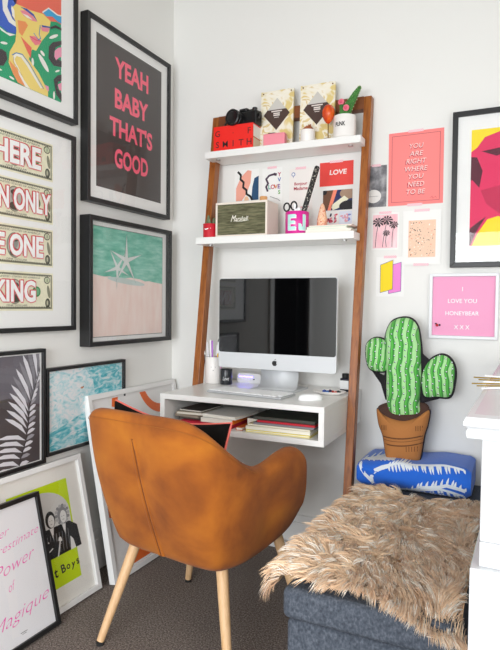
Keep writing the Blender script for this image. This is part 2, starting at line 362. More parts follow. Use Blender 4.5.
# --- portrait print, flat colours
def art_girl(a, w, h):
    y0 = -.9876; z0 = 1.80
    def T(P): return [((q := at(x / 5.9125, z / 5.9125, 'x', .028)).y - y0, q.z - z0) for x, z in P]
    a.clip = (-.20, .1996, .062, h - .062)
    def p(P, l, c): a.poly(T(P), l, colm(c))
    p([(-900, -900), (368, -700), (368, 700), (-900, 500)], 0, '12A36F')
    p([(-80, 10), (-30, -60), (110, -80), (95, 60), (105, 150), (95, 200), (50, 190), (0, 150), (-60, 90)], 1, '3A63C8')
    p([(10, -60), (60, -70), (45, 40), (75, 110), (100, 135), (98, 160), (55, 130), (20, 60)], 2, 'F5F3EC')
    p([(-10, 150), (40, 190), (95, 205), (60, 212), (10, 180)], 2, 'F5F3EC')
    p([(85, -400), (368, -400), (368, 148), (340, 130), (300, 125), (255, 82), (175, 62), (120, 40), (92, 30)], 1, 'F0705A')
    p([(-100, -400), (85, -400), (92, 20), (60, -40), (-100, -80)], 1, 'F0705A')
    p([(256, 76), (290, 52), (318, 75), (340, 92), (368, 98), (368, 142), (342, 128), (312, 98), (276, 96)], 3, '3FA9DC')
    p([(250, 70), (290, 44), (322, 68), (345, 86), (368, 90), (368, 98), (340, 92), (318, 75), (290, 52), (256, 76)], 2, 'F5F3EC')
    p([(75, 42), (95, 22), (130, 36), (180, 60), (255, 82), (300, 125), (292, 190), (250, 240), (215, 300), (190, 292), (172, 350), (230, 430), (285, 540), (285, 575), (180, 530), (108, 488), (80, 440), (52, 370), (58, 305), (92, 245), (98, 180), (92, 122), (72, 90)], 4, 'F6DC7A')
    p([(104, 118), (150, 128), (166, 150), (132, 212), (112, 190)], 5, 'F39A5C')
    p([(122, 214), (188, 282), (182, 345), (160, 300)], 5, 'EE6A55')
    p([(54, 355), (95, 400), (175, 525), (106, 488), (76, 432)], 5, 'F39A5C')
    p([(100, 380), (140, 470), (182, 530), (150, 512), (112, 440)], 6, 'FAF6EA')
    p([(75, 335), (95, 315), (130, 325), (170, 380), (250, 520), (240, 522), (160, 390), (125, 340), (98, 330), (86, 350), (105, 400), (92, 395)], 6, 'FAF6EA')
    a.line(T([(72, 325), (95, 312), (132, 322), (175, 380), (258, 525)]), .003, 7, colm('3E86C4'))
    a.line(T([(80, 335), (78, 365), (100, 400), (135, 455)]), .002, 7, colm('C8A24E'))
    p([(118, 60), (150, 62), (190, 92), (222, 130), (190, 122), (140, 92)], 5, 'F28EA0')
    p([(120, 40), (160, 52), (200, 85), (222, 128), (196, 96), (155, 64)], 6, '3A4FB0')
    p([(130, 78), (165, 92), (195, 118), (160, 104)], 6, 'FAF6EA')
    p([(240, 160), (296, 168), (284, 190), (250, 184)], 5, 'F28EA0'); p([(245, 148), (298, 158), (296, 166), (250, 160)], 6, '3A4FB0')
    a.line(T([(238, 150), (232, 205), (242, 226), (228, 236), (200, 196)]), .003, 6, colm('3E86C4'))
    p([(174, 212), (205, 214), (244, 240), (238, 262), (210, 268), (186, 240)], 5, 'F07C8A'); a.line(T([(176, 214), (210, 236), (243, 244)]), .0025, 6, colm('D9485C'))
    p([(70, 30), (85, 62), (88, 110), (75, 95), (66, 50)], 5, 'FAF6EA')
    for P, c in (([(290, 275), (312, 250), (368, 240), (368, 262), (330, 280), (318, 320), (330, 345), (368, 362), (368, 398), (318, 388), (288, 345)], '3B3236'),
                 ([(322, 335), (324, 300), (345, 282), (368, 280), (368, 335), (350, 340), (332, 356)], 'F29BB8'),
                 ([(300, 160), (330, 148), (368, 170), (368, 182), (330, 165), (300, 172)], '3B3236'),
                 ([(318, 470), (340, 446), (368, 440), (368, 476), (344, 484), (340, 520), (368, 560), (368, 605), (334, 560)], '3B3236'),
                 ([(342, 500), (368, 486), (368, 540), (350, 530)], 'F29BB8'),
                 ([(-30, 295), (10, 288), (38, 310), (44, 350), (22, 388), (-30, 385)], '3B3236'),
                 ([(264, 500), (288, 512), (290, 540), (276, 532)], 'F29BB8')): p(P, 4.5 if c == '3B3236' else 5, c)
    for (x, y, rx, ry, t) in ((318, 216, 28, 10, -.35), (258, 372, 12, 62, -.5), (252, 315, 8, 20, -.6), (194, 365, 7, 24, -.1), (340, 420, 14, 6, -.3), (24, 254, 22, 8, .2), (320, 565, 6, 26, 0), (70, 460, 18, 6, .6), (0, 410, 14, 5, .4)):
        p([(x + rx * cos(k) * cos(t) - ry * sin(k) * sin(t), y + rx * cos(k) * sin(t) + ry * sin(k) * cos(t)) for k in [2 * pi * j / 14 for j in range(14)]], 5, 'F5F3EC')
    a.clip = None
framed('framed_print', 'black framed portrait in flat bright colours on green, at the top of left wall', (0, -.9876, 1.80), RL, .56, .76, .036, .016, BLACKF, art_girl)

# --- palm leaf picture
PB = ramp_mat('palm_ground_print', [(.3, '3E383A'), (.6, '5B5456'), (.85, '8B8588')], scale=3, detail=3, rough=.6)  # dark grey-brown printed ground behind the leaf
def art_palm(a, w, h):
    L, R, B, T = -w / 2 + .016, w / 2 - .022, .016, h - .018
    a.rect(L, R, B, T, 0, PB)
    a.clip = (L, R, B, T)
    a.poly([(L, T), (R, T), (R, .22), (.06, .24), (.0, .26), (L, .25)], 1, colm('6E6A72'))
    stem = [(.03, -.03), (.048, .04), (.072, .10), (.083, .16), (.088, .22), (.108, .27), (.135, .34), (.15, .40)]
    pts = []
    for i in range(len(stem) - 1):
        for k in range(6): t = k / 6; pts.append((stem[i][0] * (1 - t) + stem[i + 1][0] * t, stem[i][1] * (1 - t) + stem[i + 1][1] * t))
    for i, (x, z) in enumerate(pts[::2]):
        u = i / 20
        for sgn in (-1, 1):
            ang = (.25 + 1.0 * u) if sgn > 0 else (pi - .45 - 1.15 * u * (u > .3))
            Ln = (.048 if sgn > 0 else .10 + .12 * u); wd = .0062 + .002 * (sgn < 0)
            dx, dz = cos(ang), sin(ang); c = colm('E6E4EA') if (i % 3 or sgn < 0) else colm('A9A6AE')
            if sgn < 0 and u > .5: c = colm('E6E4EA') if i % 2 else colm('8E8B92')
            bz = -.12 * Ln
            a.poly([(x, z), (x + dx * Ln * .35 - dz * wd, z + dz * Ln * .35 + dx * wd), (x + dx * Ln * .75 - dz * wd, z + dz * Ln * .75 + dx * wd + bz), (x + dx * Ln, z + dz * Ln + bz * 2), (x + dx * Ln * .7 + dz * wd, z + dz * Ln * .7 - dx * wd + bz), (x + dx * Ln * .3 + dz * wd, z + dz * Ln * .3 - dx * wd)], 2 + i * .03 + .5 * (sgn > 0), c)
    a.line(stem, .004, 6, colm('3A3638')); a.clip = None
framed('framed_print', 'black framed grey photograph of a palm leaf, low on left wall', (0, -1.028, .526), RL, .32, .422, .03, .013, BLACKF, art_palm)
# --- ocean picture
OC = ramp_mat('turquoise_water_print', [(.34, '2FAFC0'), (.46, '77CBD6'), (.55, 'BFE4EA'), (.68, 'F0F2F4')], scale=20, detail=8, distort=1.4, stretch=(1, 1, 2.2), rough=.6)
OC2 = ramp_mat('foamy_water_print', [(.30, '7CCBD6'), (.45, 'CDEAEF'), (.6, 'F2F4F6')], scale=30, detail=8, distort=1.2, stretch=(1, 1, 1.6), rough=.6)
def art_ocean(a, w, h):
    L, R, B, T = -w / 2 + .014, w / 2 - .014, .014, h - .014
    a.rect(L, R, B, T, 0, OC)
    a.poly([(L, .08), (-.1, .11), (-.02, .14), (.04, .2), (.03, .26), (-.02, T), (L, T)], 1, OC2)
    a.disc(-.035, .235, .008, .004, 2, colm('C98A62')); a.disc(-.028, .238, .003, .003, 3, colm('8C4A30'))
framed('framed_print', 'black framed photograph of rippling turquoise water beside the palm leaf picture', (0, -.632, .544), RL, .458, .328, .028, .012, BLACKF, art_ocean)

# --- leaning frames
ORG = mat('orange_ink', 'F0702A', .6)
def ring(a, cx, cz, r0, r1, t0, t1, l, m, n=24):
    for k in range(n):
        p, q = t0 + (t1 - t0) * k / n, t0 + (t1 - t0) * (k + 1) / n
        a.poly([(cx + r0 * cos(p), cz + r0 * sin(p)), (cx + r1 * cos(p), cz + r1 * sin(p)), (cx + r1 * cos(q), cz + r1 * sin(q)), (cx + r0 * cos(q), cz + r0 * sin(q))], l, m)
def art_rings(a, w, h):
    a.clip = (-w / 2 + .03, w / 2 - .03, .03, h - .03)
    a.rect(-.28, .28, .03, .72, 0, colm('F3F2F0'))
    ring(a, .19, .78, .13, .17, pi * .95, 1.62 * pi, 1, ORG)
    a.line([(-.140, .73), (-.150, .69)], .038, 1, ORG)
    ring(a, -.02, .40, .13, .17, 0, 2 * pi, 1, ORG)
    a.poly([(-.285, .42), (-.272, .42), (-.275, .45), (-.285, .45)], 1, ORG); a.poly([(-.285, .255), (-.245, .24), (-.245, .29), (-.285, .31)], 1, ORG)
    ring(a, -.13, .02, .0, .075, 0, 2 * pi, 1, ORG)
    a.clip = None
framed('framed_poster', 'wide white framed poster with orange shapes leaning behind the velvet chair', (.143, -.335, 0), RL, .63, .752, .03, .022, WHITEF, art_rings, tilt=.187, matcol='F0EFED')
LIME = mat('lime_ink', 'CBE50E', .6)
def art_boys(a, w, h):
    L, R, B, T = -w / 2 + .075, w / 2 - .082, .082, h - .075
    a.rect(-w / 2 + .02, w / 2 - .02, .02, h - .02, 0, colm('F2EFE8'))
    a.rect(L, R, B, T, 1, LIME)
    cx = -.005; a.rect(cx - .155, cx + .135, .19, .34, 2, colm('D9D8D4')); a.disc(cx - .01, .335, .145, .095, 2.2, colm('D9D8D4'), n=32)
    bk = colm('1E1E20'); g = colm('8C8C8E'); wh = colm('E6E5E2')
    def figure(x, s, hair, body):
        a.poly([(x - .045 * s, .19), (x - .042 * s, .27), (x - .02 * s, .295), (x + .02 * s, .295), (x + .045 * s, .27), (x + .05 * s, .19)], 3, body)
        a.disc(x, .325, .017 * s, .022 * s, 4, hair); a.disc(x + .003, .319, .011 * s, .016 * s, 5, wh)
        if hair is g:
            for k in range(14): a.disc(x + .021 * s * cos(k * .45), .328 + .022 * s * sin(k * .45), .007, .006, 4.2 + k * .02, g if k % 2 else colm('B4B4B4'))
        a.disc(x - .004, .321, .0018, .0012, 6, bk); a.disc(x + .006, .321, .0018, .0012, 6, bk); a.rect(x - .003, x + .005, .308, .3095, 6, bk)
        a.poly([(x - .01, .295), (x + .01, .295), (x + .002, .25)], 4, wh)
        for k in range(5): a.line([(x - .035 * s + k * .016, .2), (x - .03 * s + k * .015, .27)], .0022, 4.5, g if body is bk else bk)
        a.disc(x - .02 * s, .24, .009, .014, 5, wh)
    figure(-.06, 1.35, bk, g); figure(.03, 1.4, bk, bk); figure(.09, 1.45, g, bk)
    a.poly([(-.10, .19), (.03, .19), (.07, .235), (.02, .25), (-.10, .23)], 6, bk)
    a.line([(-.04, .2), (.02, .225)], .004, 7, wh); a.line([(.04, .19), (.06, .24)], .006, 7, wh)
    a.poly([(.105, .19), (.132, .19), (.125, .225), (.112, .24)], 6, wh)
    a.text('t', .018, .135, .030, 3, bk, bold=.02)
    for i, ch in enumerate('Boys'): a.text(ch, .055 + i * .025, (.14, .137, .131, .138)[i], (.03, .018, .026, .02)[i], 3, bk, bold=.02, rot=(.1, 0, -.15, .1)[i])
framed('framed_poster', 'white framed lime green poster with monochrome figures leaning on left wall', (.113, -.909, 0), RL, .44, .527, .03, .02, WHITEF, art_boys, tilt=.216, matcol='F2EFE8', recess=.012)
PINKI = mat('hot_pink_ink', 'F46CBE', .6)
def art_pink(a, w, h):
    a.rect(-w / 2 + .014, w / 2 - .014, .014, h - .014, 0, colm('EFEFF2'))
    for s, x, z, hh, ww in (('Never', .03, .372, .024, .125), ('underestimate', .148, .340, .024, .27), ('Power', .115, .272, .036, .17), ('of', .02, .20, .028, .03), ('Magique', .148, .118, .046, .25)):
        a.text(s, x, z, hh, 1, PINKI, w=ww, shear=.5, align='R', rot=.13, bold=-.016)
    a.text('PRINT', .02, .04, .004, 1, K, w=.02) if False else a.rect(.008, .036, .043, .0445, 1, K)
    a.rect(.014, .032, .038, .0392, 1, K)
framed('framed_poster', 'black framed white poster with pink handwritten script leaning at front left', (.162, -1.123, 0), RL, .34, .46, .026, .015, BLACKF, art_pink, tilt=.232)

# --- big magenta print on back wall (plain stand-in)
def art_mag(a, w, h):
    L, R, B, T = -w / 2 + .07, w / 2 - .07, .082, h - .075
    a.clip = (L, R, B, T); a.rect(L, R, B, T, 0, mat('yellow_ink', 'F7DD1B', .6))
    mg = mat('magenta_ink', 'E3285F', .6); dk = colm('5A1A30')
    q = lambda x, y: (L + (x - 75) / 3.6 * .00385, T - (y - 100) / 3.6 * .00385)
    a.poly([q(*p) for p in ((60, 190), (95, 165), (120, 130), (200, 105), (330, 150), (420, 200), (420, 380), (330, 400), (230, 440), (170, 415), (135, 425), (105, 470), (85, 515), (60, 560))], 1, mg)
    a.poly([q(*p) for p in ((60, 195), (95, 200), (115, 250), (105, 310), (80, 280), (60, 290))], 2, dk)
    a.poly([q(*p) for p in ((60, 470), (95, 440), (130, 415), (100, 465), (80, 515), (60, 545))], 2, dk)
    a.poly([q(*p) for p in ((110, 320), (200, 300), (240, 380), (180, 410), (130, 370))], 2, colm('C62452')); a.poly([q(*p) for p in ((110, 180), (160, 200), (200, 190), (170, 172))], 3, dk)
    a.disc(*q(240, 230), .05, .035, 3, colm('A81C48'), a=.4); a.disc(*q(310, 330), .03, .05, 3, dk); a.clip = None
framed('framed_print', 'black framed magenta and yellow print at the right end of back wall', (1.5485, 0, 1.272), 0, .446, .606, .032, .02, BLACKF, art_mag)

# ------------------------------------------------------------ unframed cards on the back wall
TAPE = ramp_mat('pink_washi_tape', [(.0, 'F3B9C4'), (.5, 'FADADF')], scale=60, detail=0, kind='wave', rough=.6, interp='CONSTANT', rot=(0, .8, 0))
def card(name, label, cx, z0, w, h, art, rot=0., tape=('top',), cat='print', base='F4F3F0', group=None):
    t = thing(name, label, cat, (cx, -.0015 if w < .14 or base != 'F4F3F0' else -.004, z0), 0, 0, group); t.rotation_euler = (0, rot, 0)
    p = MB(); p.box(-w / 2, w / 2, -.0008, 0, 0, h, mat('card_' + base, base, .7)); p.o = (0, -.0012, 0); p.clip = (-w / 2, w / 2, 0, h); art(p, w, h); p.build('sheet', t)
    for k in tape:
        q = MB(); tw = min(.06, w * .45); zz = h if k == 'top' else 0
        q.box(-tw / 2, tw / 2, -.0042, -.0036, zz - .005, zz + .005, TAPE); q.build('tape', t)
    return t
def a_peach(a, w, h):
    rd = colm('C8414E'); wh = colm('FBE9E4')
    m = .014
    a.line([(-w / 2 + m, m), (w / 2 - m, m), (w / 2 - m, h - m), (-w / 2 + m, h - m), (-w / 2 + m, m)], .0016, 1, colm('B5545A'))
    for i, (s, ww) in enumerate((('YOU', .055), ('ARE', .055), ('RIGHT', .08), ('WHERE', .09), ('YOU', .06), ('NEED', .065), ('TO BE', .075))):
        z = h - .062 - i * .031
        a.text(s, -.0, z - .002, .019, 1, rd, w=ww, bold=.01); a.text(s, .003, z + .002, .019, 2, wh, w=ww, shear=.2, bold=-.008)
    a.line([(.06, .022), (.068, .03), (.07, .02), (.08, .028), (.085, .02)], .001, 1, rd)
card('art_print', 'coral pink lettered print taped to back wall, right of the ladder', 1.181, 1.533, .2195, .299, a_peach, rot=-.004, tape=('top', 'bottom'), base='FB8A87')
def a_bw(a, w, h):
    a.rect(-w / 2, w / 2, 0, h, 0, ramp_mat('monochrome_photo', [(.3, '3A3A3D'), (.5, '7C7C80'), (.7, 'B8B8BA')], scale=22, detail=4, rough=.6))
    a.disc(-.01, .045, .032, .028, 1, colm('E8E6E2')); a.rect(-.03, .01, .044, .0455, 2, colm('8A8A8A'))
card('art_print', 'small grey photo print half hidden by the right ladder rail', 1.02, 1.533, .088, .173, a_bw)
def a_trees(a, w, h):
    a.rect(-w / 2 + .006, w / 2 - .006, .008, h - .008, 0, ramp_mat('pink_sunset_wash', [(.3, 'F6B8C2'), (.7, 'F9DCE0')], scale=20, stretch=(2, 1, .6), rough=.7))
    dk = colm('2C2428')
    for x, z, x0, r in ((-.028, .118, -.04, .022), (.008, .125, -.01, .022), (.036, .105, .03, .017), (.006, .072, .006, .014)):
        a.line([(x0, .012), ((x + x0) / 2 - .003, z / 2), (x, z)], .002, 1, dk)
        for k in range(9):
            t = 2 * pi * k / 9; a.poly([(x, z), (x + r * cos(t - .2), z + r * .8 * sin(t - .2)), (x + r * 1.15 * cos(t), z + r * .9 * sin(t) - .004), (x + r * cos(t + .25), z + r * .8 * sin(t + .25))], 2 + k * .02, dk)
card('art_print', 'small pink print with four black palm trees', 1.061, 1.352, .114, .155, a_trees)
def a_terr(a, w, h):
    a.rect(-.053, .055, .03, h - .04, 0, colm('F7CFB4'))
    random.seed(9)
    for k in range(150):
        x = random.uniform(-.05, .052); z = random.uniform(.033, h - .043); r = random.uniform(.0008, .0032)
        a.disc(x, z, r, r * random.uniform(.5, 1), 1 + k * .01, random.choice([colm('2A2426'), colm('2A2426'), colm('FFF4EA'), colm('E79A7C')]), n=5, a=random.random() * 3)
card('art_print', 'white bordered peach print speckled with black terrazzo chips', 1.211, 1.288, .152, .22, a_terr, tape=('top', 'bottom'))
def a_par(a, w, h):
    def pg(P, c):
        a.poly(P, 1 if c == 'F08AD6' else 2, colm(c)); a.line(P + [P[0]], .0016, 3, colm('3B3B8C'))
    pg([(-.005, .012), (.046, .022), (.046, .142), (-.005, .128)], 'F08AD6')
    a.poly([(-.04, .016), (.012, .03), (.012, .152), (-.04, .132)], 4, colm('F7DA12')); a.line([(-.04, .016), (.012, .03), (.012, .152), (-.04, .132), (-.04, .016)], .0016, 5, colm('3B3B8C'))
card('art_print', 'small white print with yellow and pink parallelograms', 1.085, 1.157, .116, .165, a_par)
def a_squig(a, w, h):
    a.poly([(-.055, .0), (-.025, .0), (.0, .03), (.02, .08), (.025, .135), (.005, .14), (-.03, .11), (-.055, .06)], 1, colm('F2A995'))
    a.poly([(.025, .0), (.062, .0), (.062, .11), (.04, .1), (.03, .06)], 1, colm('1F4A70')); a.disc(.0, .0, .012, .02, 1.5, colm('F5C7A0'))
    a.line([(-.045, .135), (-.03, .12), (-.032, .10), (-.015, .085), (-.018, .062), (.0, .048), (.0, .03), (.02, .018), (.03, .0)], .010, 2, colm('191919'))
card('art_print', 'cream postcard with black squiggle and pink and blue shapes', .411, 1.602, .128, .143, a_squig, tape=())
def a_yves(a, w, h):
    a.line([(.01, .135), (-.015, .13), (-.03, .115), (-.02, .095), (-.03, .08), (-.022, .06)], .009, 1, colm('4A3548')); a.line([(.01, .135), (.02, .132)], .012, 1, colm('4A3548'))
    for i, (c, col) in enumerate(zip('LOVE', ('2B9C86', 'C22B50', 'E0852A', '7A2B90'))): a.text(c, -.012 + i * .0155, .078, .02, 3, colm(col), bold=.02)
    for i, (c, col) in enumerate(zip('YVS', ('B8305A', '2F5CA8', '5BAA3A'))): a.text(c, .036, (.132, .108, .052)[i], .018, 3, colm(col), bold=.02)
    a.line([(-.01, .035), (.03, .02), (.04, .012)], .002, 1, colm('555555'))
card('art_print', 'white postcard with a snake and coloured letters', .541, 1.577, .1, .165, a_yves)
def a_bonj(a, w, h):
    rd = colm('B92E42')
    a.text('Bonjour', .0, .117, .017, 1, rd, w=.062, bold=.02); a.text('Madame', .0, .098, .015, 1, rd, w=.066, bold=.02)
    a.disc(-.036, .162, .009, .009, 1, colm('5A6FB0')); a.disc(-.036, .162, .006, .006, 2, colm('F4F3F0')); a.rect(-.037, -.035, .146, .154, 1, colm('5A6FB0'))
    a.rect(.0, .04, .012, .016, 1, colm('E0909A'))
card('art_print', 'cream postcard with a dark red French greeting', .681, 1.54, .11, .187, a_bonj, base='F1EBE6')
def a_love(a, w, h):
    a.text('LOVE', .008, .058, .022, 1, colm('FBE8E4'), w=.078, bold=.03, shear=.1)
card('art_print', 'red postcard with pale lettering high beside the right ladder rail', .845, 1.637, .151, .103, a_love, base='E8463F')
def a_abs(a, w, h):
    a.rect(-w / 2, w / 2, 0, h, 0, colm('232B5E')); a.poly([(-.07, .0), (-.05, .0), (-.02, .05), (-.01, .09), (-.07, .09)], 1, colm('6A4630'))
    a.poly([(-.045, .0), (-.03, .0), (-.0, .09), (-.018, .09)], 2, colm('F0876A')); a.poly([(-.02, .0), (.01, .01), (.05, .045), (.03, .06), (-.03, .02)], 2, colm('E8E6CC'))
    a.disc(.05, .07, .04, .024, 1.5, colm('A38670')); a.disc(.05, .015, .042, .024, 3, colm('17171A')); a.disc(-.06, .08, .012, .012, 3, colm('17171A'))
card('art_print', 'postcard of dark blue, brown and cream shapes beneath the red one', .852, 1.531, .132, .087, a_abs, tape=())
def a_sm1(a, w, h):
    random.seed(2)
    for k in range(12): a.disc(random.uniform(-.02, .02), random.uniform(.008, .045), .008, .004, 1 + k * .05, colm(random.choice(['C23A50', '2B2B48', 'E88C98'])), a=random.random() * 3)
card('art_print', 'tiny white card flecked with dark red, behind the second shelf', .828, 1.468, .058, .057, a_sm1, tape=())
def a_sm2(a, w, h):
    random.seed(3)
    for k in range(12): a.disc(random.uniform(-.02, .02), random.uniform(.008, .045), .007, .004, 1 + k * .05, colm(random.choice(['7F8FC8', 'C9A6C8', 'E0A0A8'])), a=random.random() * 3)
card('art_print', 'tiny pale lilac card behind the second shelf', .889, 1.468, .056, .057, a_sm2, tape=(), base='DCE0EC')

# --- letter board
t = thing('letter_board', 'pink felt letter board in pale grey frame on back wall', 'letter board', (1.378, 0, .990))
w, h = .258, .259; b = MB(); GF = mat('pale_grey_frame', 'DFE0E2', .35)
P = [(-w / 2, 0), (w / 2, 0), (w / 2, h), (-w / 2, h)]; f = .012; Q = [(-w / 2 + f, f), (w / 2 - f, f), (w / 2 - f, h - f), (-w / 2 + f, h - f)]
for i in range(4):
    j = (i + 1) % 4
    b.add([(p[0], y, p[1]) for y in (-.001, -.022) for p in (P[i], P[j], Q[j], Q[i])], [(3, 2, 1, 0), (4, 5, 6, 7), (0, 1, 5, 4), (1, 2, 6, 5), (2, 3, 7, 6), (3, 0, 4, 7)], GF)
b.build('frame', t, bevel=.001)
b = MB(); PF = mat('pink_felt', 'F6B0D2', .9)
b.box(-w / 2 + .008, w / 2 - .008, -.008, -.002, .008, h - .008, PF)
n = 40
for k in range(n):
    z = .013 + k * (h - .026) / n; b.box(-w / 2 + f, w / 2 - f, -.0115, -.008, z, z + .0036, PF)
b.build('felt_panel', t)
for s, z, ww in (('I', .197, None), ('LOVE YOU', .150, .108), ('HONEYBEAR', .101, .125), ('X X X', .046, .058)):
    b = MB(); b.o = (0, -.0128, 0); b.text(s, -.004 if s != 'XXX' else -.006, z, .0165, 0, mat('white_plastic', 'FAFAFA', .4), w=ww, bold=.005); o = b.build('lettering', t, solid=.0015)
b = MB(); b.ball((-.098, -.014, .052), .006, mat('red_enamel', 'C22030', .3)); b.ball((-.088, -.014, .053), .004, mat('black_plastic', '17181A', .35)); b.ball((-.102, -.014, .058), .0035, mat('black_plastic')); b.build('charm', t, smooth=True)

# ------------------------------------------------------------ ladder desk
PH = .0198; LX, LY = .6301, -.0178
def yr(z): return -.2797 * (1 - z / 1.988) - .03
lad = thing('ladder_desk', 'walnut and white leaning ladder desk with two shelves against back wall', 'ladder desk', (LX, LY, 0), PH)
for sgn in (-1, 1):
    b = MB(); x0, x1 = sgn * .3415, sgn * .3729
    if x0 > x1: x0, x1 = x1, x0
    zt = 1.988; dd = .046
    vs = [(x, y, z) for z in (0, zt) for x, y in ((x0, yr(z)), (x1, yr(z)), (x1, min(yr(z) + dd, -LY - .001)), (x0, min(yr(z) + dd, -LY - .001)))]
    b.add(vs, [(3, 2, 1, 0), (4, 5, 6, 7), (0, 1, 5, 4), (1, 2, 6, 5), (2, 3, 7, 6), (3, 0, 4, 7)], WOOD)
    b.build('side_rail', lad, bevel=.002)
b = MB(); b.box(-.3415, .3415, yr(1.96) , .014, 1.935, 1.988, mat('walnut_dark', '7B421B', .45, var=.15, vscale=6, stretch=(.7, 8, 8))); b.build('top_crosspiece', lad, bevel=.002)
def shelf(yf, z, t, wf, ch):
    b = MB(); r = yr(z - t) - .001
    a0, a1, w2 = yf, .0, .338
    b.prismz([(-wf, yf), (wf, yf), (wf, r), (w2, r), (w2, .005), (-w2, .005), (-w2, r), (-wf, r)], z - t, z, WLAM)
    b.build('shelf', lad, bevel=.002)
    for sx in (-1, 1):
        q = MB(); q.lathe([(.010, 0), (.010, .004)], mat('steel', 'B8B8B8', .3, metal=1), (sx * (wf - .05), (yf + r) / 2 - .0, z - t - .004)); q.build('bolt_cap', lad, smooth=True)
S1Z, S2Z, DZ = 1.8016, 1.410, .76
shelf(-.1365, S1Z, .030, .357, 0); shelf(-.2120, S2Z, .030, .356, 0)
b = MB(); wd, t_, dy, zb = .3405, .021, .5081, .6187; bk = .012
outer = [(-wd, zb), (wd, zb), (wd, DZ), (-wd, DZ)]
b.box(-wd, wd, -dy, bk, DZ - t_, DZ, WLAM); b.box(-wd, wd, -dy, bk, zb, zb + t_, WLAM)
b.box(-wd, -wd + t_, -dy, bk, zb + t_, DZ - t_, WLAM); b.box(wd - t_, wd, -dy, bk, zb + t_, DZ - t_, WLAM); b.box(-wd + t_, wd - t_, -.02, bk, zb + t_, DZ - t_, WLAM)
b.build('desk_box', lad, bevel=.0012)

# ------------------------------------------------------------ velvet armchair
VEL = ramp_mat('rust_velvet', [(.28, '783C08'), (.40, '944E0C'), (.50, 'A75C10'), (.72, 'BC7016')], scale=6, detail=9, distort=.25, rough=.9, sheen=.05, bump=.35)
VELS = mat('velvet_seam', '7A3F0C', .9)
ch = thing('armchair', 'rust orange velvet armchair with pale oak legs facing the desk', 'chair', (.635, -.723, 0), -.144)
top = [(0, -.378, .786), (.11, -.376, .786), (.200, -.354, .776), (.246, -.302, .742), (.268, -.235, .688), (.280, -.160, .636), (.285, -.085, .608), (.288, -.01, .614), (.288, .07, .630), (.287, .14, .628), (.280, .188, .592), (.272, .20, .53), (.258, .20, .46)]
bot = [(0, -.228, .312), (.11, -.228, .312), (.196, -.216, .312), (.222, -.180, .312), (.236, -.12, .312), (.240, -.05, .316), (.243, .0, .321), (.244, .05, .328), (.245, .10, .338), (.246, .14, .352), (.248, .17, .375), (.248, .185, .39), (.247, .19, .40)]
def dens(L, k=3):   # catmull-rom resample
    out = []; n = len(L)
    for i in range(n - 1):
        p = [Vector(L[max(i - 1, 0)]), Vector(L[i]), Vector(L[i + 1]), Vector(L[min(i + 2, n - 1)])]
        if i == 0: p[0] = Vector((-L[1][0], L[1][1], L[1][2]))
        for s in range(k):
            t = s / k
            out.append(.5 * ((2 * p[1]) + (p[2] - p[0]) * t + (2 * p[0] - 5 * p[1] + 4 * p[2] - p[3]) * t * t + (3 * p[1] - p[0] - 3 * p[2] + p[3]) * t ** 3))
    out.append(Vector(L[-1])); return out
TT, BB = dens(top), dens(bot); NN = len(TT)
def shell_point(i, s):
    """outer surface, i path index, s bottom to top"""
    T, B = TT[i], BB[i]; p = B.lerp(T, s)
    nrm = normal(i); u = i / (NN - 1)
    bulge = .022 * sin(pi * s) * (1 - .4 * u) - .010 * math.exp(-(u / .035) ** 2) * sin(pi * s)
    hol = -.020 * math.exp(-((u - .5) / .10) ** 2) * sin(pi * min(1, s * 1.1)) ** 1   # soft hollow where back turns into arm
    return p + nrm * (bulge + hol)
def normal(i):
    a, c = TT[max(i - 1, 0)], TT[min(i + 1, NN - 1)]
    t = Vector((c.x - a.x, c.y - a.y, 0))
    if t.length < .012 or i > NN - 8: return Vector((1, 0, 0))
    if i == 0: return Vector((0, -1, 0))
    t.normalize(); return Vector((t.y, -t.x, 0))
half = []
for i in range(NN):
    u = i / (NN - 1); n = normal(i); th = .055 + .020 * min(1, u * 2); zi = .44
    row = [shell_point(i, s / 10) for s in range(10)]
    T = TT[i]; lead = n * 0
    row[-1] = shell_point(i, .93)
    row.append(T + n * .0 - Vector((0, 0, .008))); row.append(T - n * (.3 * th) + Vector((0, 0, .010))); row.append(T - n * (.7 * th) + Vector((0, 0, .010))); row.append(T - n * th - Vector((0, 0, .012)))
    hin = T.z - .012 - zi
    for k in (.25, .6, 1.):
        z = T.z - .012 - hin * k; q = BB[i].lerp(T, max(0, (z - BB[i].z) / max(.02, T.z - BB[i].z)))
        row.append(Vector((q.x, q.y, z)) - n * (th + .01))
    half.append(row)
rows = [[Vector((-p.x, p.y, p.z)) for p in r] for r in half[:0:-1]] + half
b = MB(); b.grid(rows, VEL)
def endcap(r, flip):   # close the arm front
    n = len(r); c = sum(r, Vector()) / n + Vector((0, .010, 0))
    ring = [p.lerp(c, .5) + Vector((0, .010, 0)) for p in r]
    vs = list(r) + ring + [c + Vector((0, .006, 0))]; fs = []
    for i in range(n - 1):
        fs.append((i, n + i, n + i + 1, i + 1)); fs.append((n + i, 2 * n, n + i + 1))
    fs.append((n - 1, 2 * n - 1, n, 0)); fs.append((2 * n - 1, 2 * n, n))
    b.add(vs, fs if flip else [f[::-1] for f in fs], VEL)
endcap(rows[-1], True); endcap(rows[0], False)
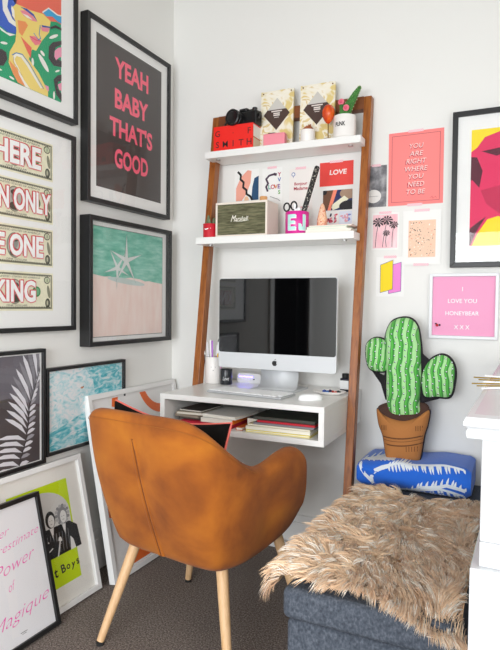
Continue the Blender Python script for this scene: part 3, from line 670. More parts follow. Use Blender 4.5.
# underside
loop = [r[0] for r in rows]; c = Vector((0, -.02, .312)); inner = [p.lerp(c, .3) - Vector((0, 0, .004)) for p in loop]
b.grid([loop, inner], VEL); b.add(inner + [c], [(i, i + 1, len(inner)) for i in range(len(inner) - 1)] + [(len(inner) - 1, 0, len(inner))], VEL)
me_o = b.build('shell', ch, smooth='all')
bm = bmesh.new(); bm.from_mesh(me_o.data); bmesh.ops.remove_doubles(bm, verts=bm.verts, dist=.0005); bmesh.ops.recalc_face_normals(bm, faces=bm.faces); bm.to_mesh(me_o.data); bm.free()
q = me_o.modifiers.new('sub', 'SUBSURF'); q.levels = 1; q.render_levels = 1
b = MB()   # twin centre seam down the back, and the edge seam under the rim
for dx in (-.0075, .0075):
    b.tube([shell_point(0, s) + Vector((dx * min(1, (.9 - s) * 6 + .3), .0035, 0)) for s in [.04 + .82 * k / 20 for k in range(21)]], .0068, VEL, n=10)
b.tube([shell_point(0, s) + Vector((0, -.001, 0)) for s in [.03 + .83 * k / 20 for k in range(21)]], .0022, VELS, n=6)
b.build('back_seam', ch, smooth=True)
b = MB(); k0 = [shell_point(i, .965) + normal(i) * .0008 for i in range(0, 17)]
b.tube([Vector((-p.x, p.y, p.z)) for p in k0[:0:-1]] + k0, .0009, mat('stitch_thread', '9A5A1C', .9), n=5); b.build('rim_stitching', ch, smooth=True)
b = MB()   # padded seat
rw = []
for z, k in ((.35, .9), (.44, .98), (.462, .94), (.47, .8), (.472, .4)):
    rw.append([(.21 * k * (abs(cos(t)) ** .5) * (1 if cos(t) > 0 else -1), .0 + .235 * k * (abs(sin(t)) ** .5) * (1 if sin(t) > 0 else -1), z) for t in [2 * pi * j / 32 for j in range(32)]])
b.grid(rw, VEL, cv=True, cap0=True, cap1=True); b.build('seat', ch, smooth='all')
for sx in (-1, 1):
    for sy in (-1, 1):
        b = MB(); tp = Vector((sx * .175, sy * .155, .335)); bt = Vector({(-1, -1): (-.212, -.295, .012), (1, -1): (.260, -.228, .012), (-1, 1): (-.262, .206, .012), (1, 1): (.262, .206, .012)}[(sx, sy)])
        b.tube([tp, tp.lerp(bt, .5), bt], [.0195, .0165, .0125], OAK, n=16)
        lg = b.build('leg', ch, smooth=True)
        f = MB(); f.lathe([(.0125, 0), (.0125, .012)], mat('rubber_foot', '1E1E1E', .7), (bt.x, bt.y, 0), n=16); f.build('foot_pad', lg, smooth=True)

# --- scatter cushion on the chair
def pillow(b, c, pts, T, m, n=7, both=True, yc=0., pw=2.2):
    """inflated form from a star-shaped outline in XZ around c, thickness T toward -y"""
    for sg in ((-1, 1) if both else (-1,)):
        R = []
        for i in range(n + 1):
            s = sin(pi / 2 * i / n); hh = T * max(0, 1 - s ** pw) ** (1 / 2.2)
            R.append([(c[0] + (p[0] - c[0]) * s, yc + sg * hh, c[1] + (p[1] - c[1]) * s) for p in pts])
        R = R if sg < 0 else [r[::-1] for r in R]
        b.grid(R, m, cv=True)
cu = thing('scatter_cushion', 'black velvet cushion with coral piping propped inside the orange chair', 'cushion', (.545, -.90, .478), -.10, .16); cu.rotation_euler = (-.16, .05, -.10)
def sqr(a, k=.12, n=12):
    P = []
    for i in range(4):
        x0, z0 = ((-a, 0), (a, 0), (a, 2 * a), (-a, 2 * a))[i]; x1, z1 = ((a, 0), (a, 2 * a), (-a, 2 * a), (-a, 0))[i]
        nx, nz = -(z1 - z0), (x1 - x0)
        for j in range(n):
            t = j / n; q = -sin(pi * t) * k * .18
            P.append((x0 + (x1 - x0) * t - nx * q * .5 * -1, z0 + (z1 - z0) * t + nz * q * .5 * 1 * (-1) * -1))
    return P
sq = []
A_ = .243
for i in range(4):
    cn = [(-A_, 0), (A_, 0), (A_, .29), (-A_, .29)]; p, q = Vector(cn[i]), Vector(cn[(i + 1) % 4]); d = q - p; nn = Vector((-d.y, d.x)).normalized()
    for j in range(12):
        t = j / 12; r = p + d * t + nn * sin(pi * t) * (.034 if i == 2 else .014); sq.append((r.x, r.y))
b = MB(); pillow(b, (0, .145), sq, .05, mat('black_velvet', '0E0C0A', .95, spec=.2), both=False)
pillow(b, (0, .145), sq, .0005, mat('black_velvet'), both=False); b.build('cover', cu, smooth='all')
b = MB(); R = []
b2 = MB()
for i in range(8):
    s = sin(pi / 2 * i / 7); hh = .05 * max(0, 1 - s ** 2.2) ** (1 / 2.2); R.append([((p[0]) * s, hh, .145 + (p[1] - .145) * s) for p in sq][::-1])
b2.grid(R, ramp_mat('patterned_cotton', [(0, 'F5F0EA'), (.3, '3FB4C8'), (.45, 'E8568C'), (.6, 'F2C23A'), (.8, 'F5F0EA')], scale=14, kind='noise', detail=1, interp='CONSTANT'), cv=True); b2.build('patterned_side', cu, smooth='all')
b.tube([(p[0], 0, p[1]) for p in sq] + [(sq[0][0], 0, sq[0][1])], .0042, mat('coral_piping', 'F2766A', .7), n=6); b.build('piping', cu, smooth=True)

# ------------------------------------------------------------ monitor
im = thing('desktop_computer', 'silver all-in-one computer with black glass screen on the white desk', 'computer', (.672, -.25, DZ), .0)
ALU = mat('brushed_aluminium', 'D3D5D7', .55, metal=.15)
w, z0, z1 = .529, .087, .468
def rr(x0, x1, z0, z1, r, n=5):
    P = []
    for cx, cz, a0 in ((x1 - r, z1 - r, 0), (x0 + r, z1 - r, pi / 2), (x0 + r, z0 + r, pi), (x1 - r, z0 + r, 3 * pi / 2)):
        for k in range(n + 1):
            a = a0 + pi / 2 * k / n; P.append((cx + r * cos(a), cz + r * sin(a)))
    return P[::-1]
b = MB(); b.prism(rr(-w / 2, w / 2, z0, z1, .012), 0, .012, ALU)
R = []
for y, k in ((.012, 1.), (.025, .9), (.038, .6), (.043, .25)): R.append([(p[0] * k, y, .28 + (p[1] - .28) * k) for p in rr(-w / 2, w / 2, z0, z1, .012)])
b.grid([r for r in R], ALU, cv=True, cap1=True); b.build('housing', im, smooth=True)
SCR = mat('black_screen_glass', '060607', .03, spec=.55)
b = MB(); b.prism(rr(-w / 2 + .002, w / 2 - .002, z0 + .066, z1 - .002, .010), -.0015, .0, SCR); b.build('screen', im)
b = MB(); b.o = (0, -.0006, 0)
def apple(cx, cz, s, l, m):
    P = []
    for k in range(40):
        t = 2 * pi * k / 40; r = 1 - .10 * cos(2 * t) * 0
        x = sin(t); z = cos(t)
        x *= .92 - .10 * (z < 0) * (-z); zz = z * .95
        if z > .75: zz -= .16 * (1 - abs(x) / .66) if abs(x) < .66 else 0
        if z < -.85: zz += .08 * (1 - abs(x) / .5) if abs(x) < .5 else 0
        if x > .2:   # bite
            dx, dz = x - 1.12, zz - .12
            d = sqrt(dx * dx + dz * dz)
            if d < .5: x, zz = 1.12 + dx / d * .5, .12 + dz / d * .5
        P.append((cx + x * s, cz + zz * s))
    b.poly(P, l, m)
    b.poly([(cx - .02 * s, cz + .98 * s), (cx + .08 * s, cz + 1.3 * s), (cx + .40 * s, cz + 1.55 * s), (cx + .32 * s, cz + 1.2 * s)], l, m)
apple(0, z0 + .028, .0125, 1, K); b.build('emblem', im)
b = MB()
prof = [(.035, .20), (.05, .12), (.056, .06), (.045, .02), (.02, .009), (-.012, .005)]
R = []
for (y, z) in prof: R.append([(-.085, y, z), (.085, y, z)])
b.grid(R, ALU); b.box(-.095, .095, -.035, .135, .001, .006, ALU)
o = b.build('stand', im, smooth=True); q = o.modifiers.new('solid', 'SOLIDIFY'); q.thickness = .006; q.offset = 0
# --- keyboard
kb = thing('keyboard', 'white and silver keyboard in front of the computer', 'keyboard', (.622, -.372, DZ), -.10)
b = MB(); b.prism([(-.165, 0), (.165, 0), (.165, .004), (-.165, .004)], -.0, -.0001, ALU) if False else b.box(-.17, .17, -.062, .062, .001, .009, mat('keyboard_base', 'C2C4C7', .4, metal=.4))
b.build('base', kb, bevel=.002)
WP = mat('white_plastic', 'FAFAFA', .4); b = MB()
for r in range(6):
    n = 17; y = .054 - r * .0185
    if r == 5: keys = [(-.163, -.125), (-.121, -.10), (-.096, -.07), (-.066, .03), (.034, .06), (.064, .085)] + [(.09 + k * .019, .107 + k * .019) for k in range(3)]
    else: keys = [(-.163 + k * .0193, -.163 + k * .0193 + .0176) for k in range(n)]
    for x0, x1 in keys: b.box(x0, x1, y - .0170, y, .009, .0125, WP)
b.build('keys', kb, bevel=.0008, seg=1)
# --- mouse
b = MB(); R = []
for s in range(9):
    a = pi / 2 * s / 8; R.append([(.031 * cos(a) ** .5 * cos(t) * 1.0, .056 * cos(a) ** .5 * sin(t), .004 + .022 * sin(a)) for t in [2 * pi * k / 24 for k in range(24)]])
b.grid([[(p[0], p[1], 0) for p in R[0]]] + R[:-1], WP, cv=True, cap0=True, cap1=True); ms = b.build('computer_mouse', smooth='all')
ms.scale = (.85, .85, .9); ms.location = (.880, -.385, DZ); ms.rotation_euler = (0, 0, -.9); tag(ms, 'low white wireless mouse to the right of the keyboard', 'mouse')

# --- cup of pens
c0 = (.332, -.160, DZ)
cup = thing('pen_cup', 'white cylindrical cup holding pens at the left end of desk', 'cup', c0)
CER = mat('white_ceramic', 'F3EFEB', .3)
b = MB(); b.lathe([(.001, .003), (.036, .001), (.038, .004), (.038, .118), (.0365, .120), (.035, .118), (.035, .008), (.001, .006)], CER, n=32); b.build('body', cup, smooth=True)
def oncyl(r, a0):   # bend flat lettering around a cylinder; a0 = facing angle
    return lambda p: (r * cos(a0 + p[0] / r), r * sin(a0 + p[0] / r), p[2])
b = MB(); b.text('DESIGN', 0, .076, .004, 0, K, w=.018, fn=oncyl(.0343, -pi / 2 + .45)) if False else None
b = MB()
for zz, ww in ((.074, .009), (.060, .0015)):
    b.add([(.0383 * cos(-1.1 + s * ww / .034), .0383 * sin(-1.1 + s * ww / .034), z) for s, z in ((-1, zz), (1, zz), (1, zz + .003), (-1, zz + .003))], [(0, 1, 2, 3)], K)
b.build('print', cup)
pens = [((-.012, .0, 'E9E9EE'), (-.022, .004)), ((.0, -.012, 'F7F7F7'), (-.010, -.004)), ((.008, .006, '8C5AC8'), (.0, .01)), ((.004, -.016, 'B56AD0'), (-.002, -.008)), ((.012, -.006, 'F2C21C'), (.010, .002)), ((-.006, .014, 'E8B79A'), (.012, .012)), ((.016, .006, '2A2A2C'), (.026, .0)), ((-.018, -.008, '3C3C40'), (-.026, -.006)), ((.02, -.004, 'D98AB8'), (.032, .004)), ((.0, .018, '27272A'), (.006, .018))]
plab = ['silver pen at the left of the white cup', 'white pen standing upright in the cup', 'purple pen in the middle of the cup', 'lilac striped pen at the front of the cup', 'bright yellow pen in the white cup', 'peach pencil at the back of the cup', 'black pen leaning right in the cup', 'dark grey pen leaning furthest left in the cup', 'pink pen leaning furthest right in the cup', 'black pen with curved clip behind the yellow pen']
for i, ((x, y, c), (tx, ty)) in enumerate(pens):
    ln = .172 + .014 * sin(i * 2.3)
    p0 = Vector((c0[0] + x * 1.25, c0[1] + y * 1.0, DZ + .010)); d = Vector((tx * .9, ty - y * .3, .145)).normalized()
    e = thing('pen', plab[i], 'pen', p0, group='pens in the white cup')
    b = MB(); m = colm(c, .35); b.tube([Vector(), d * (ln * .72)], .0036, m, n=8); b.build('barrel', e, smooth=True)
    b = MB(); b.tube([d * (ln * .72), d * ln, d * (ln + .004)], [.0042, .004, .002], colm('F5F5F5' if i % 3 else c, .35), n=8); b.build('cap', e, smooth=True)
# --- candle
cn = thing('candle_jar', 'small black candle jar with white script beside the pen cup', 'candle', (.4, -.165, DZ))
b = MB(); b.lathe([(.001, 0), (.026, 0), (.027, .003), (.027, .066), (.026, .068), (.0245, .066), (.0245, .055), (.001, .055)], mat('black_glass', '24262C', .25), n=28); b.build('jar', cn, smooth=True)
b = MB(); b.text('Los Angeles', 0, .040, .007, 0, WP, w=.032, shear=.3, fn=oncyl(.0273, -1.15)) if False else None
b.text('Love', 0, .028, .016, 0, WP, w=.028, shear=.3, fn=oncyl(.0273, -1.15)); b.build('script', cn)
# --- router
ro = thing('router', 'white rounded device glowing violet behind the computer', 'router', (.478, -.075, DZ))
b = MB(); b.prism(rr(-.06, .06, .0, .047, .014), -.02, .02, WLAM); b.build('case', ro, smooth=True, bevel=.002)
b = MB(); b.box(-.05, .02, -.0212, -.020, .028, .032, mat('violet_light', '5A3CFF', .4, emit='5A48FF', estr=14)); b.box(.022, .03, -.0212, -.0201, .018, .022, K); b.build('light_strip', ro)
# --- tray
tr = thing('trinket_dish', 'white oval dish of small trinkets at the right end of desk', 'dish', (.898, -.215, DZ))
b = MB(); b.lathe([(.001, .002), (.045, .0), (.066, .010), (.068, .014), (.064, .013), (.045, .006), (.001, .006)], CER, n=32, sy=.7); b.build('dish', tr, smooth=True)
for i, (x, y, c, l) in enumerate(((-.02, .0, '2B4C9C', 'blue trinket at the left in the white dish'), (.0, .012, '3A2F5C', 'dark purple trinket in the white dish'), (.018, -.004, 'B83A34', 'red trinket in the middle of the white dish'), (.036, .006, '2A2A2C', 'black trinket at the right in the white dish'), (.03, -.016, 'D2604E', 'coral trinket at the front of the white dish'), (-.004, -.014, '4E7FC8', 'light blue trinket at the front of the white dish'))):
    b = MB(); b.tube([(-.009, 0, .004), (0, .002, .006), (.009, 0, .004)], [.003, .0055, .003], colm(c, .4), n=8); o = b.build('trinket', smooth=True); o.location = (.898 + x, -.215 + y, DZ + .006); o.rotation_euler = (0, 0, i * 1.1); tag(o, l, 'trinket', 'trinkets in the white dish')
jr = thing('ink_bottle', 'small square bottle with black lid behind the right ladder rail', 'bottle', (.93, -.10, DZ))
b = MB(); b.box(-.018, .018, -.018, .018, 0, .055, mat('dark_bottle', '2A2C38', .25)); b.build('bottle', jr, bevel=.003)
b = MB(); b.box(-.0185, .0185, -.0188, -.018, .010, .046, PAPER); b.box(-.0188, -.018, -.018, .018, .010, .046, PAPER); b.build('paper_label', jr)
b = MB(); b.lathe([(.014, .055), (.0145, .056), (.0145, .072), (.013, .074)], K, n=20); b.build('lid', jr, smooth=True)
# --- papers in the desk cubby
random.seed(12)
Z0 = .640
def mag(name, lab, x0, x1, yf, d, z, t, cov, rz=0., spine=None, pages='EDE8DC', cat='magazine', grp='magazines and books in the desk cubby'):
    e = thing(name, lab, cat, ((x0 + x1) / 2, yf + d / 2, z), rz, 0, grp); w = (x1 - x0) / 2; m = colm(cov, .4)
    b = MB(); c = min(.0012, t * .2); b.box(-w, w, -d / 2, d / 2, t - c, t, m); b.box(-w, w, -d / 2, d / 2, 0, c, m); b.box(-w, -w + .001, -d / 2, d / 2, c, t - c, m)
    if spine: b.box(w - .002, w + .0008, -d / 2, d / 2, 0, t, colm(spine, .4))
    b.build('cover', e)
    b = MB(); b.box(-w + .001, w - .003, -d / 2 + .002, d / 2 - .002, c, t - c, mat('pages_' + pages, pages, .85, var=.08, vscale=120, stretch=(.05, .05, 6))); b.build('pages', e)
mag('book', 'crimson book at the bottom of left stack under the desk top', .372, .600, -.495, .20, Z0, .015, 'C21F3A', .02, pages='C21F3A', cat='book')
mag('book', 'white book with orange spine on the crimson book', .462, .602, -.49, .19, Z0 + .0155, .017, 'E8E4DC', .02, spine='F07A1E', cat='book')
mag('magazine', 'dark covered magazine beneath the fanned pile at left', .345, .45, -.47, .19, Z0 + .0155, .008, '3A3633', .05, pages='6A625A')
mag('magazine', 'grey brown magazine in the fanned pile at left', .340, .455, -.48, .18, Z0 + .024, .009, '8A7A68', -.06, pages='A59A8C')
mag('magazine', 'cream magazine at the top of fanned pile at left', .335, .456, -.475, .17, Z0 + .0335, .010, 'C9BEA8', .10)
mag('magazine', 'black magazine topmost of the left pile', .345, .452, -.46, .17, Z0 + .044, .007, '4A423C', -.03)
mag('book', 'white book on the orange spined book', .470, .622, -.48, .18, Z0 + .033, .012, 'F0EEE8', -.08, cat='book')
mag('magazine', 'dark magazine leaning between the two piles', .640, .700, -.44, .19, Z0 + .011, .028, '3A3430', .02)
mag('notebook', 'orange notebook between the two piles', .625, .650, -.50, .10, Z0, .012, 'D2601C', .0, cat='notebook')
mag('magazine', 'yellow edged magazine at the bottom of right pile', .664, .918, -.497, .21, Z0, .007, 'F0DC28', .02)
mag('magazine', 'white magazine second from the bottom of right pile', .660, .916, -.492, .21, Z0 + .0075, .013, 'EDE9DC', .035)
mag('magazine', 'cream magazine with curled corner in right pile', .668, .92, -.488, .2, Z0 + .021, .007, 'D8CDA8', -.01)
mag('magazine', 'grey magazine in the middle of right pile', .690, .93, -.488, .2, Z0 + .0285, .008, '77727A', .03, pages='8F8A90')
mag('magazine', 'red magazine near the top of right pile', .705, .934, -.485, .2, Z0 + .037, .007, 'C62A3A', .01, pages='C62A3A')
mag('magazine', 'dark photo covered magazine topmost of right pile', .685, .93, -.475, .19, Z0 + .0445, .012, '33382E', .02, pages='4A4A44')

# ------------------------------------------------------------ things on the top shelf
Z1 = S1Z
gf = thing('book', 'thick red box book with black capitals under the camera', 'book', (.417, -.105, Z1), .02)
RED = mat('scarlet_cover', 'EE1C10', .45)
b = MB(); b.box(-.098, .096, -.05, -.046, 0, .106, RED); b.box(-.098, -.094, -.046, .045, 0, .106, RED); b.box(-.098, .096, -.046, .045, .103, .106, RED); b.o = (0, -.0504, 0)
for c, x in (('G', -.078), ('F', .078)): b.text(c, x, .074, .026, 0, K, bold=.005)
b.rect(-.002, .001, .07, .073, 0, K)
for i, c in enumerate('SMITH'): b.text(c, -.078 + i * .039 * 1.0, .026, .027, 0, K, bold=.005)
b.build('cover', gf)
b = MB(); b.box(-.094, .094, -.046, .045, .001, .046, mat('pages_E8D8BE', 'E8D8BE', .8)); b.box(-.094, .094, -.046, .045, .050, .103, mat('pages_F5F3EE', 'F5F3EE', .8)); b.box(-.094, .095, -.046, .045, .046, .050, colm('C86A3A')); b.build('pages', gf)
cm = thing('camera', 'black film camera lying on the red box book', 'camera', (.448, -.108, Z1 + .1065), -.15); cm.scale = (1.2, 1.2, 1.2)
BP = mat('camera_black', '131314', .35, bump=.2, bscale=400); CH = mat('dark_chrome', '55565A', .25, metal=1)
b = MB(); b.box(-.062, .062, -.012, .028, 0, .052, BP); b.box(-.018, .018, -.010, .024, .052, .066, BP); b.build('body', cm, bevel=.005)
b = MB()
b.tf = Matrix.Translation((-.02, -.012, .026)) @ Matrix.Rotation(pi / 2, 4, 'X')
b.lathe([(.026, 0), (.028, .01), (.028, .022), (.030, .024), (.030, .038), (.026, .040), (.024, .036), (.001, .030)], BP, n=28); b.lathe([(.0285, .0225), (.0305, .0235), (.0305, .0255), (.0285, .0265)], CH, n=28); b.build('lens', cm, smooth=True)
b = MB()
for x, r, hh in ((.042, .010, .012), (-.046, .009, .008), (.026, .005, .008)): b.lathe([(r, 0), (r, hh), (r * .8, hh + .002)], CH if x > 0 else BP, (x, .008, .052), n=18)
b.build('dials', cm, smooth=True)
b = MB(); b.tube([(-.062, .01, .04), (-.072, -.01, .03), (-.075, -.02, .012), (-.068, -.03, .004)], .0035, BP); b.tube([(.062, .01, .04), (.075, -.005, .03), (.078, -.02, .01)], .0035, BP); b.build('strap', cm, smooth=True)
MARB = ramp_mat('gold_marbled_paper', [(.0, 'D9BC6C'), (.40, 'E2CB86'), (.46, 'F1E9D4'), (.56, 'F6F0E2'), (.62, 'D8BD72'), (.68, 'F3EBD8')], scale=9, detail=2, distort=2.5, rough=.5)
for i, (x, lab) in enumerate(((.588, 'gold marbled chocolate box nearer the camera on the top shelf'), (.776, 'gold marbled chocolate box beside the potted cactus on the top shelf'))):
    if i == 1: lab = 'gold marbled box with diamond panel beside the white cactus mug'
    else: lab = 'gold marbled box with diamond panel beside the red box book'
    e = thing('chocolate_box', lab, 'box', (x, -.062, Z1), .02, .05, 'gold marbled boxes on the top shelf')
    if i == 0:
        b = MB(); b.box(-.0775, .0775, -.014, 0, 0, .262, MARB); b.build('box', e, bevel=.001)
        b = MB(); b.o = (0, -.0148, 0); b.poly([(-.062, .155), (0, .085), (.062, .155), (0, .228)], 0, colm('CFCBC4')); b.poly([(-.062, .155), (0, .085), (.062, .155), (.045, .176), (-.045, .176)], 1, colm('4A342C'))
        for zz, ww in ((.166, .05), (.156, .03), (.148, .03), (.140, .022)): b.rect(-ww / 2, ww / 2, zz, zz + .0025 + (.003 if zz > .14 else 0), 2, colm('E6DCD4'))
        b.build('diamond_panel', e)
        b = MB()
        for sx in (-1, 1): b.tf = Matrix.Translation((sx * .066, -.014, .252)) @ Matrix.Rotation(pi / 2, 4, 'X'); b.lathe([(.0035, 0), (.003, .002)], mat('brass', '8A6A3A', .35, metal=1), n=12)
        b.build('rivets', e); proto = e
    else:
        for c in proto.children:
            d = c.copy(); COL.objects.link(d); d.parent = e
pk = thing('gift_box', 'small pink box with dark tab in front of the marbled box', 'box', (.607, -.122, Z1), .03)
b = MB(); b.box(-.052, .048, -.016, .016, 0, .054, mat('pink_gloss_card', 'F2909E', .3)); b.build('case', pk, bevel=.006, seg=3)
b = MB(); b.box(-.03, .0, -.012, .006, .0543, .0565, K); b.build('tab', pk)
b = MB(); b.box(-.04, .04, -.014, .014, 0, .012, OAK); o = b.build('wooden_block', bevel=.001); o.location = (.70, -.075, Z1); tag(o, 'small pale wooden block between the marbled boxes', 'block')
e = thing('small_pot', 'tiny white pot with a brown dried plant on the top shelf', 'pot', (.752, -.112, Z1))
b = MB(); b.lathe([(.001, 0), (.029, 0), (.031, .003), (.031, .052), (.029, .053), (.028, .045), (.001, .045)], CER, n=28); b.build('pot', e, smooth=True)
b = MB(); random.seed(5)
for k in range(9):
    a = k * .7; b.tube([(0.012 * cos(a), .012 * sin(a), .045), (.018 * cos(a), .018 * sin(a), .058), (.012 * cos(a + .6), .012 * sin(a + .6), .07 + .006 * sin(k))], [.005, .006, .003], colm('A8603A', .6), n=7)
b.build('dried_plant', e, smooth=True)
e = thing('orange_ornament', 'glossy amber bulb ornament on a thin stem beside the cactus mug', 'ornament', (.846, -.125, Z1)); e.scale = (1.12, 1.12, 1.1)
AMB = ramp_mat('amber_petals', [(.3, 'A8300C'), (.5, 'DC4A14'), (.7, 'F07A28')], scale=14, stretch=(3, 3, .5), rough=.25)
b = MB(); n = 24; R = []
for s in range(13):
    t = s / 12; r = .028 * sin(pi * t) ** .6 * (1 - .35 * (1 - t)); R.append([(r * (1 + .06 * cos(6 * a)) * cos(a), r * (1 + .06 * cos(6 * a)) * sin(a), .058 + .075 * t) for a in [2 * pi * k / n for k in range(n)]])
b.grid(R, AMB, cv=True); b.build('bulb', e, smooth='all')
b = MB(); b.tube([(0, 0, .004), (0, 0, .065)], .002, mat('brass', '8A6A3A')); b.lathe([(.018, 0), (.018, .003), (.003, .006)], mat('brass', '8A6A3A'), n=20); b.build('stand', e, smooth=True)
e = thing('cactus_mug', 'white mug lettered in black holding a tall cactus with pink flowers', 'potted cactus', (.910, -.105, Z1))
b = MB(); b.lathe([(.001, 0), (.040, 0), (.0455, .006), (.046, .09), (.0445, .092), (.043, .09), (.043, .078), (.001, .078)], CER, n=36); b.text('PUNK', 0, .052, .018, 0, K, w=.044, bold=.03, fn=oncyl(.0464, -pi / 2 - .12)); b.build('mug', e, smooth=True)
CAC = mat('cactus_green', '3F7A34', .7, var=.35, vscale=90); SP = mat('cactus_spine', 'D8E0B0', .7)
b = MB(); ax = [(-.012, 0, .07), (.0, .002, .105), (.018, .004, .14), (.042, .006, .18), (.058, .008, .205)]; rad = [.020, .020, .0165, .012, .007]
P = [Vector(p) for p in ax]; rows = []
for i, p in enumerate(P):
    t = (P[min(i + 1, 4)] - P[max(i - 1, 0)]).normalized(); u = Vector((0, 1, 0)); w_ = t.cross(u).normalized()
    rows.append([p + (u * cos(a) + w_ * sin(a)) * rad[i] * (1 + .14 * cos(8 * a)) for a in [2 * pi * k / 32 for k in range(32)]])
rows.append([P[-1] + Vector((.004, 0, .006)) + (q - P[-1]) * .3 for q in rows[-1]]); b.grid(rows, CAC, cv=True, cap0=True, cap1=True)
b.tube([(.012, -.008, .08), (.012, -.020, .112)], [.014, .010], CAC); b.tube([(-.008, -.004, .09), (-.012, -.01, .142)], [.012, .008], CAC)
for i in range(len(rows) - 1):
    for k in range(0, 32, 4):
        for f in (.0, .33, .66):
            q = rows[i][k].lerp(rows[i + 1][k], f); dr = (q - P[i].lerp(P[min(i + 1, 4)], f)).normalized()
            for s in (-1, 1):
                v = (dr + Vector((0, 0, .5 * s))).normalized() * .006; b.add([q, q + v, q + Vector((.0007, 0, .0007))], [(0, 1, 2)], SP)
b.build('cactus', e, smooth=True)
for (x, z, y) in ((-.012, .150, -.014), (.014, .118, -.030)):
    b = MB()
    for k in range(12):
        a = 2 * pi * k / 12; b.ball((x + .008 * cos(a), y, z + .008 * sin(a)), .0055, mat('pink_petal', 'F0788C', .6), n=5, sc=(1, .8, 1))
    b.ball((x, y - .004, z), .007, mat('pink_petal2', 'E85A78', .6), n=6); b.build('flower', e, smooth=True)

# ------------------------------------------------------------ things on the second shelf
Z2 = S2Z
sp = thing('loudspeaker', 'cream tabletop speaker with olive woven grille on the second shelf', 'speaker', (.484, -.143, Z2), .02)
CRM = mat('cream_vinyl', 'EFE3D6', .5, bump=.15, bscale=500)
b = MB(); w, h, d = .1235, .15, .062
for a in ((-w, w, -d, d, 0, .009), (-w, w, -d, d, h - .009, h), (-w, -w + .009, -d, d, .009, h - .009), (w - .009, w, -d, d, .009, h - .009), (-w + .009, w - .009, d - .004, d, .009, h - .009)): b.box(*a, CRM)
b.build('cabinet', sp, bevel=.0015)
GR = ramp_mat('olive_grille_weave', [(.3, '4A4832'), (.5, '67654A'), (.75, '8A8666')], scale=60, stretch=(.35, 1, 3.), detail=3, rough=.85, bump=.6)
b = MB(); b.box(-w + .009, w - .009, -d + .003, -d + .008, .009, h - .009, GR)
for k in range(30): b.box(-w + .010, w - .010, -d + .0022, -d + .0032, .012 + k * .0044, .014 + k * .0044, GR)
b.build('grille', sp)
b = MB(); b.o = (0, -d + .0015, 0); CP = mat('cream_plastic', 'F6F2E6', .4); b.text('M', -.036, .079, .027, 0, CP, w=.026, shear=.45, bold=0); b.text('arshall', -.027, .077, .019, 0, CP, w=.062, shear=.4, bold=0, align='L'); b.line([(-.026, .067), (.0, .0655), (.036, .069)], .0016, 0, CP); b.build('script_logo', sp, solid=.001)
b = MB(); b.lathe([(.0155, 0), (.017, .002), (.017, .024), (.0155, .026), (.001, .026)], mat('light_wood', 'D9A066', .5), n=24); o = b.build('wooden_trinket', smooth=True); o.location = (.562, -.14, Z2 + .15); tag(o, 'small round wooden trinket standing on the cream speaker', 'trinket')
e = thing('cactus_pot', 'small glossy red tin with a little cactus at the shelf end', 'potted cactus', (.325, -.19, Z2))
b = MB(); b.lathe([(.001, 0), (.030, 0), (.031, .002), (.031, .060), (.0325, .062), (.030, .063), (.029, .055), (.001, .055)], mat('red_tin', 'CE1C30', .3), n=28); b.text('Campo', 0, .04, .009, 0, WP, w=.034, shear=.3, fn=oncyl(.0313, -pi / 2)) if False else None
b.add([oncyl(.0314, -1.4)((x, 0, z)) for x, z in ((-.016, .036), (-.008, .034), (.0, .037), (.014, .040), (.014, .043), (.0, .041), (-.008, .039), (-.016, .041))], [(0, 1, 6, 7), (1, 2, 5, 6), (2, 3, 4, 5)], WP)
b.build('tin', e, smooth=True)
b = MB(); CG = mat('greygreen_cactus', '6E7A5A', .7, var=.2, vscale=60)
for x, y, hh in ((-.006, 0, .052), (.012, .006, .04), (-.014, .008, .034), (.004, -.012, .03)): b.tube([(x, y, .05), (x * 1.3, y * 1.2, .05 + hh * .6), (x * 1.4, y * 1.2, .05 + hh)], [.008, .0085, .004], CG, n=9)
b.build('cactus', e, smooth=True)
e = thing('pencil_tub', 'hot pink round tub with large mint initials on the second shelf', 'pot', (.730, -.165, Z2))
HP = mat('hot_pink_gloss', 'E0249A', .3); MI = mat('mint_letter', 'BDEBE4', .4)
b = MB(); b.lathe([(.001, 0), (.047, 0), (.0495, .003), (.0495, .092), (.048, .094), (.0465, .092), (.0465, .006), (.001, .006)], HP, n=36)
for sh, m, r in ((.003, WP, .0498), (0, MI, .0502)):
    for (x0, x1, z0_, z1_) in ((-.042, -.029, .016, .080), (-.029, -.004, .066, .080), (-.029, -.008, .042, .054), (-.029, -.004, .016, .030), (.026, .039, .030, .080), (.008, .039, .016, .030), (.008, .019, .030, .042)):
        for k in range(3):
            xa, xb = x0 + (x1 - x0) * k / 3 + sh, x0 + (x1 - x0) * (k + 1) / 3 + sh; fn = oncyl(r, -1.25)
            b.add([fn((xa, 0, z0_ - sh)), fn((xb, 0, z0_ - sh)), fn((xb, 0, z1_ - sh)), fn((xa, 0, z1_ - sh))], [(0, 1, 2, 3)], m)
b.build('tub', e, smooth=True)
sc = thing('scissors', 'black handled scissors standing in the hot pink tub', 'scissors', (.702, -.17, Z2 + .01))
b = MB()
for cx, cz in ((-.018, .108), (.014, .112)): b.tube([(cx + .013 * cos(a), 0, cz + .017 * sin(a)) for a in [2 * pi * k / 16 for k in range(17)]], .0035, K, n=7)
b.build('handles', sc, smooth=True)
b = MB(); b.add([(-.008, -.001, .092), (.0, -.001, .004), (.004, -.001, .092)], [(0, 1, 2)], mat('steel', 'B8B8B8')); b.add([(.0, .001, .092), (.004, .001, .004), (.012, .001, .092)], [(0, 1, 2)], mat('steel')); b.build('blades', sc, solid=.001)
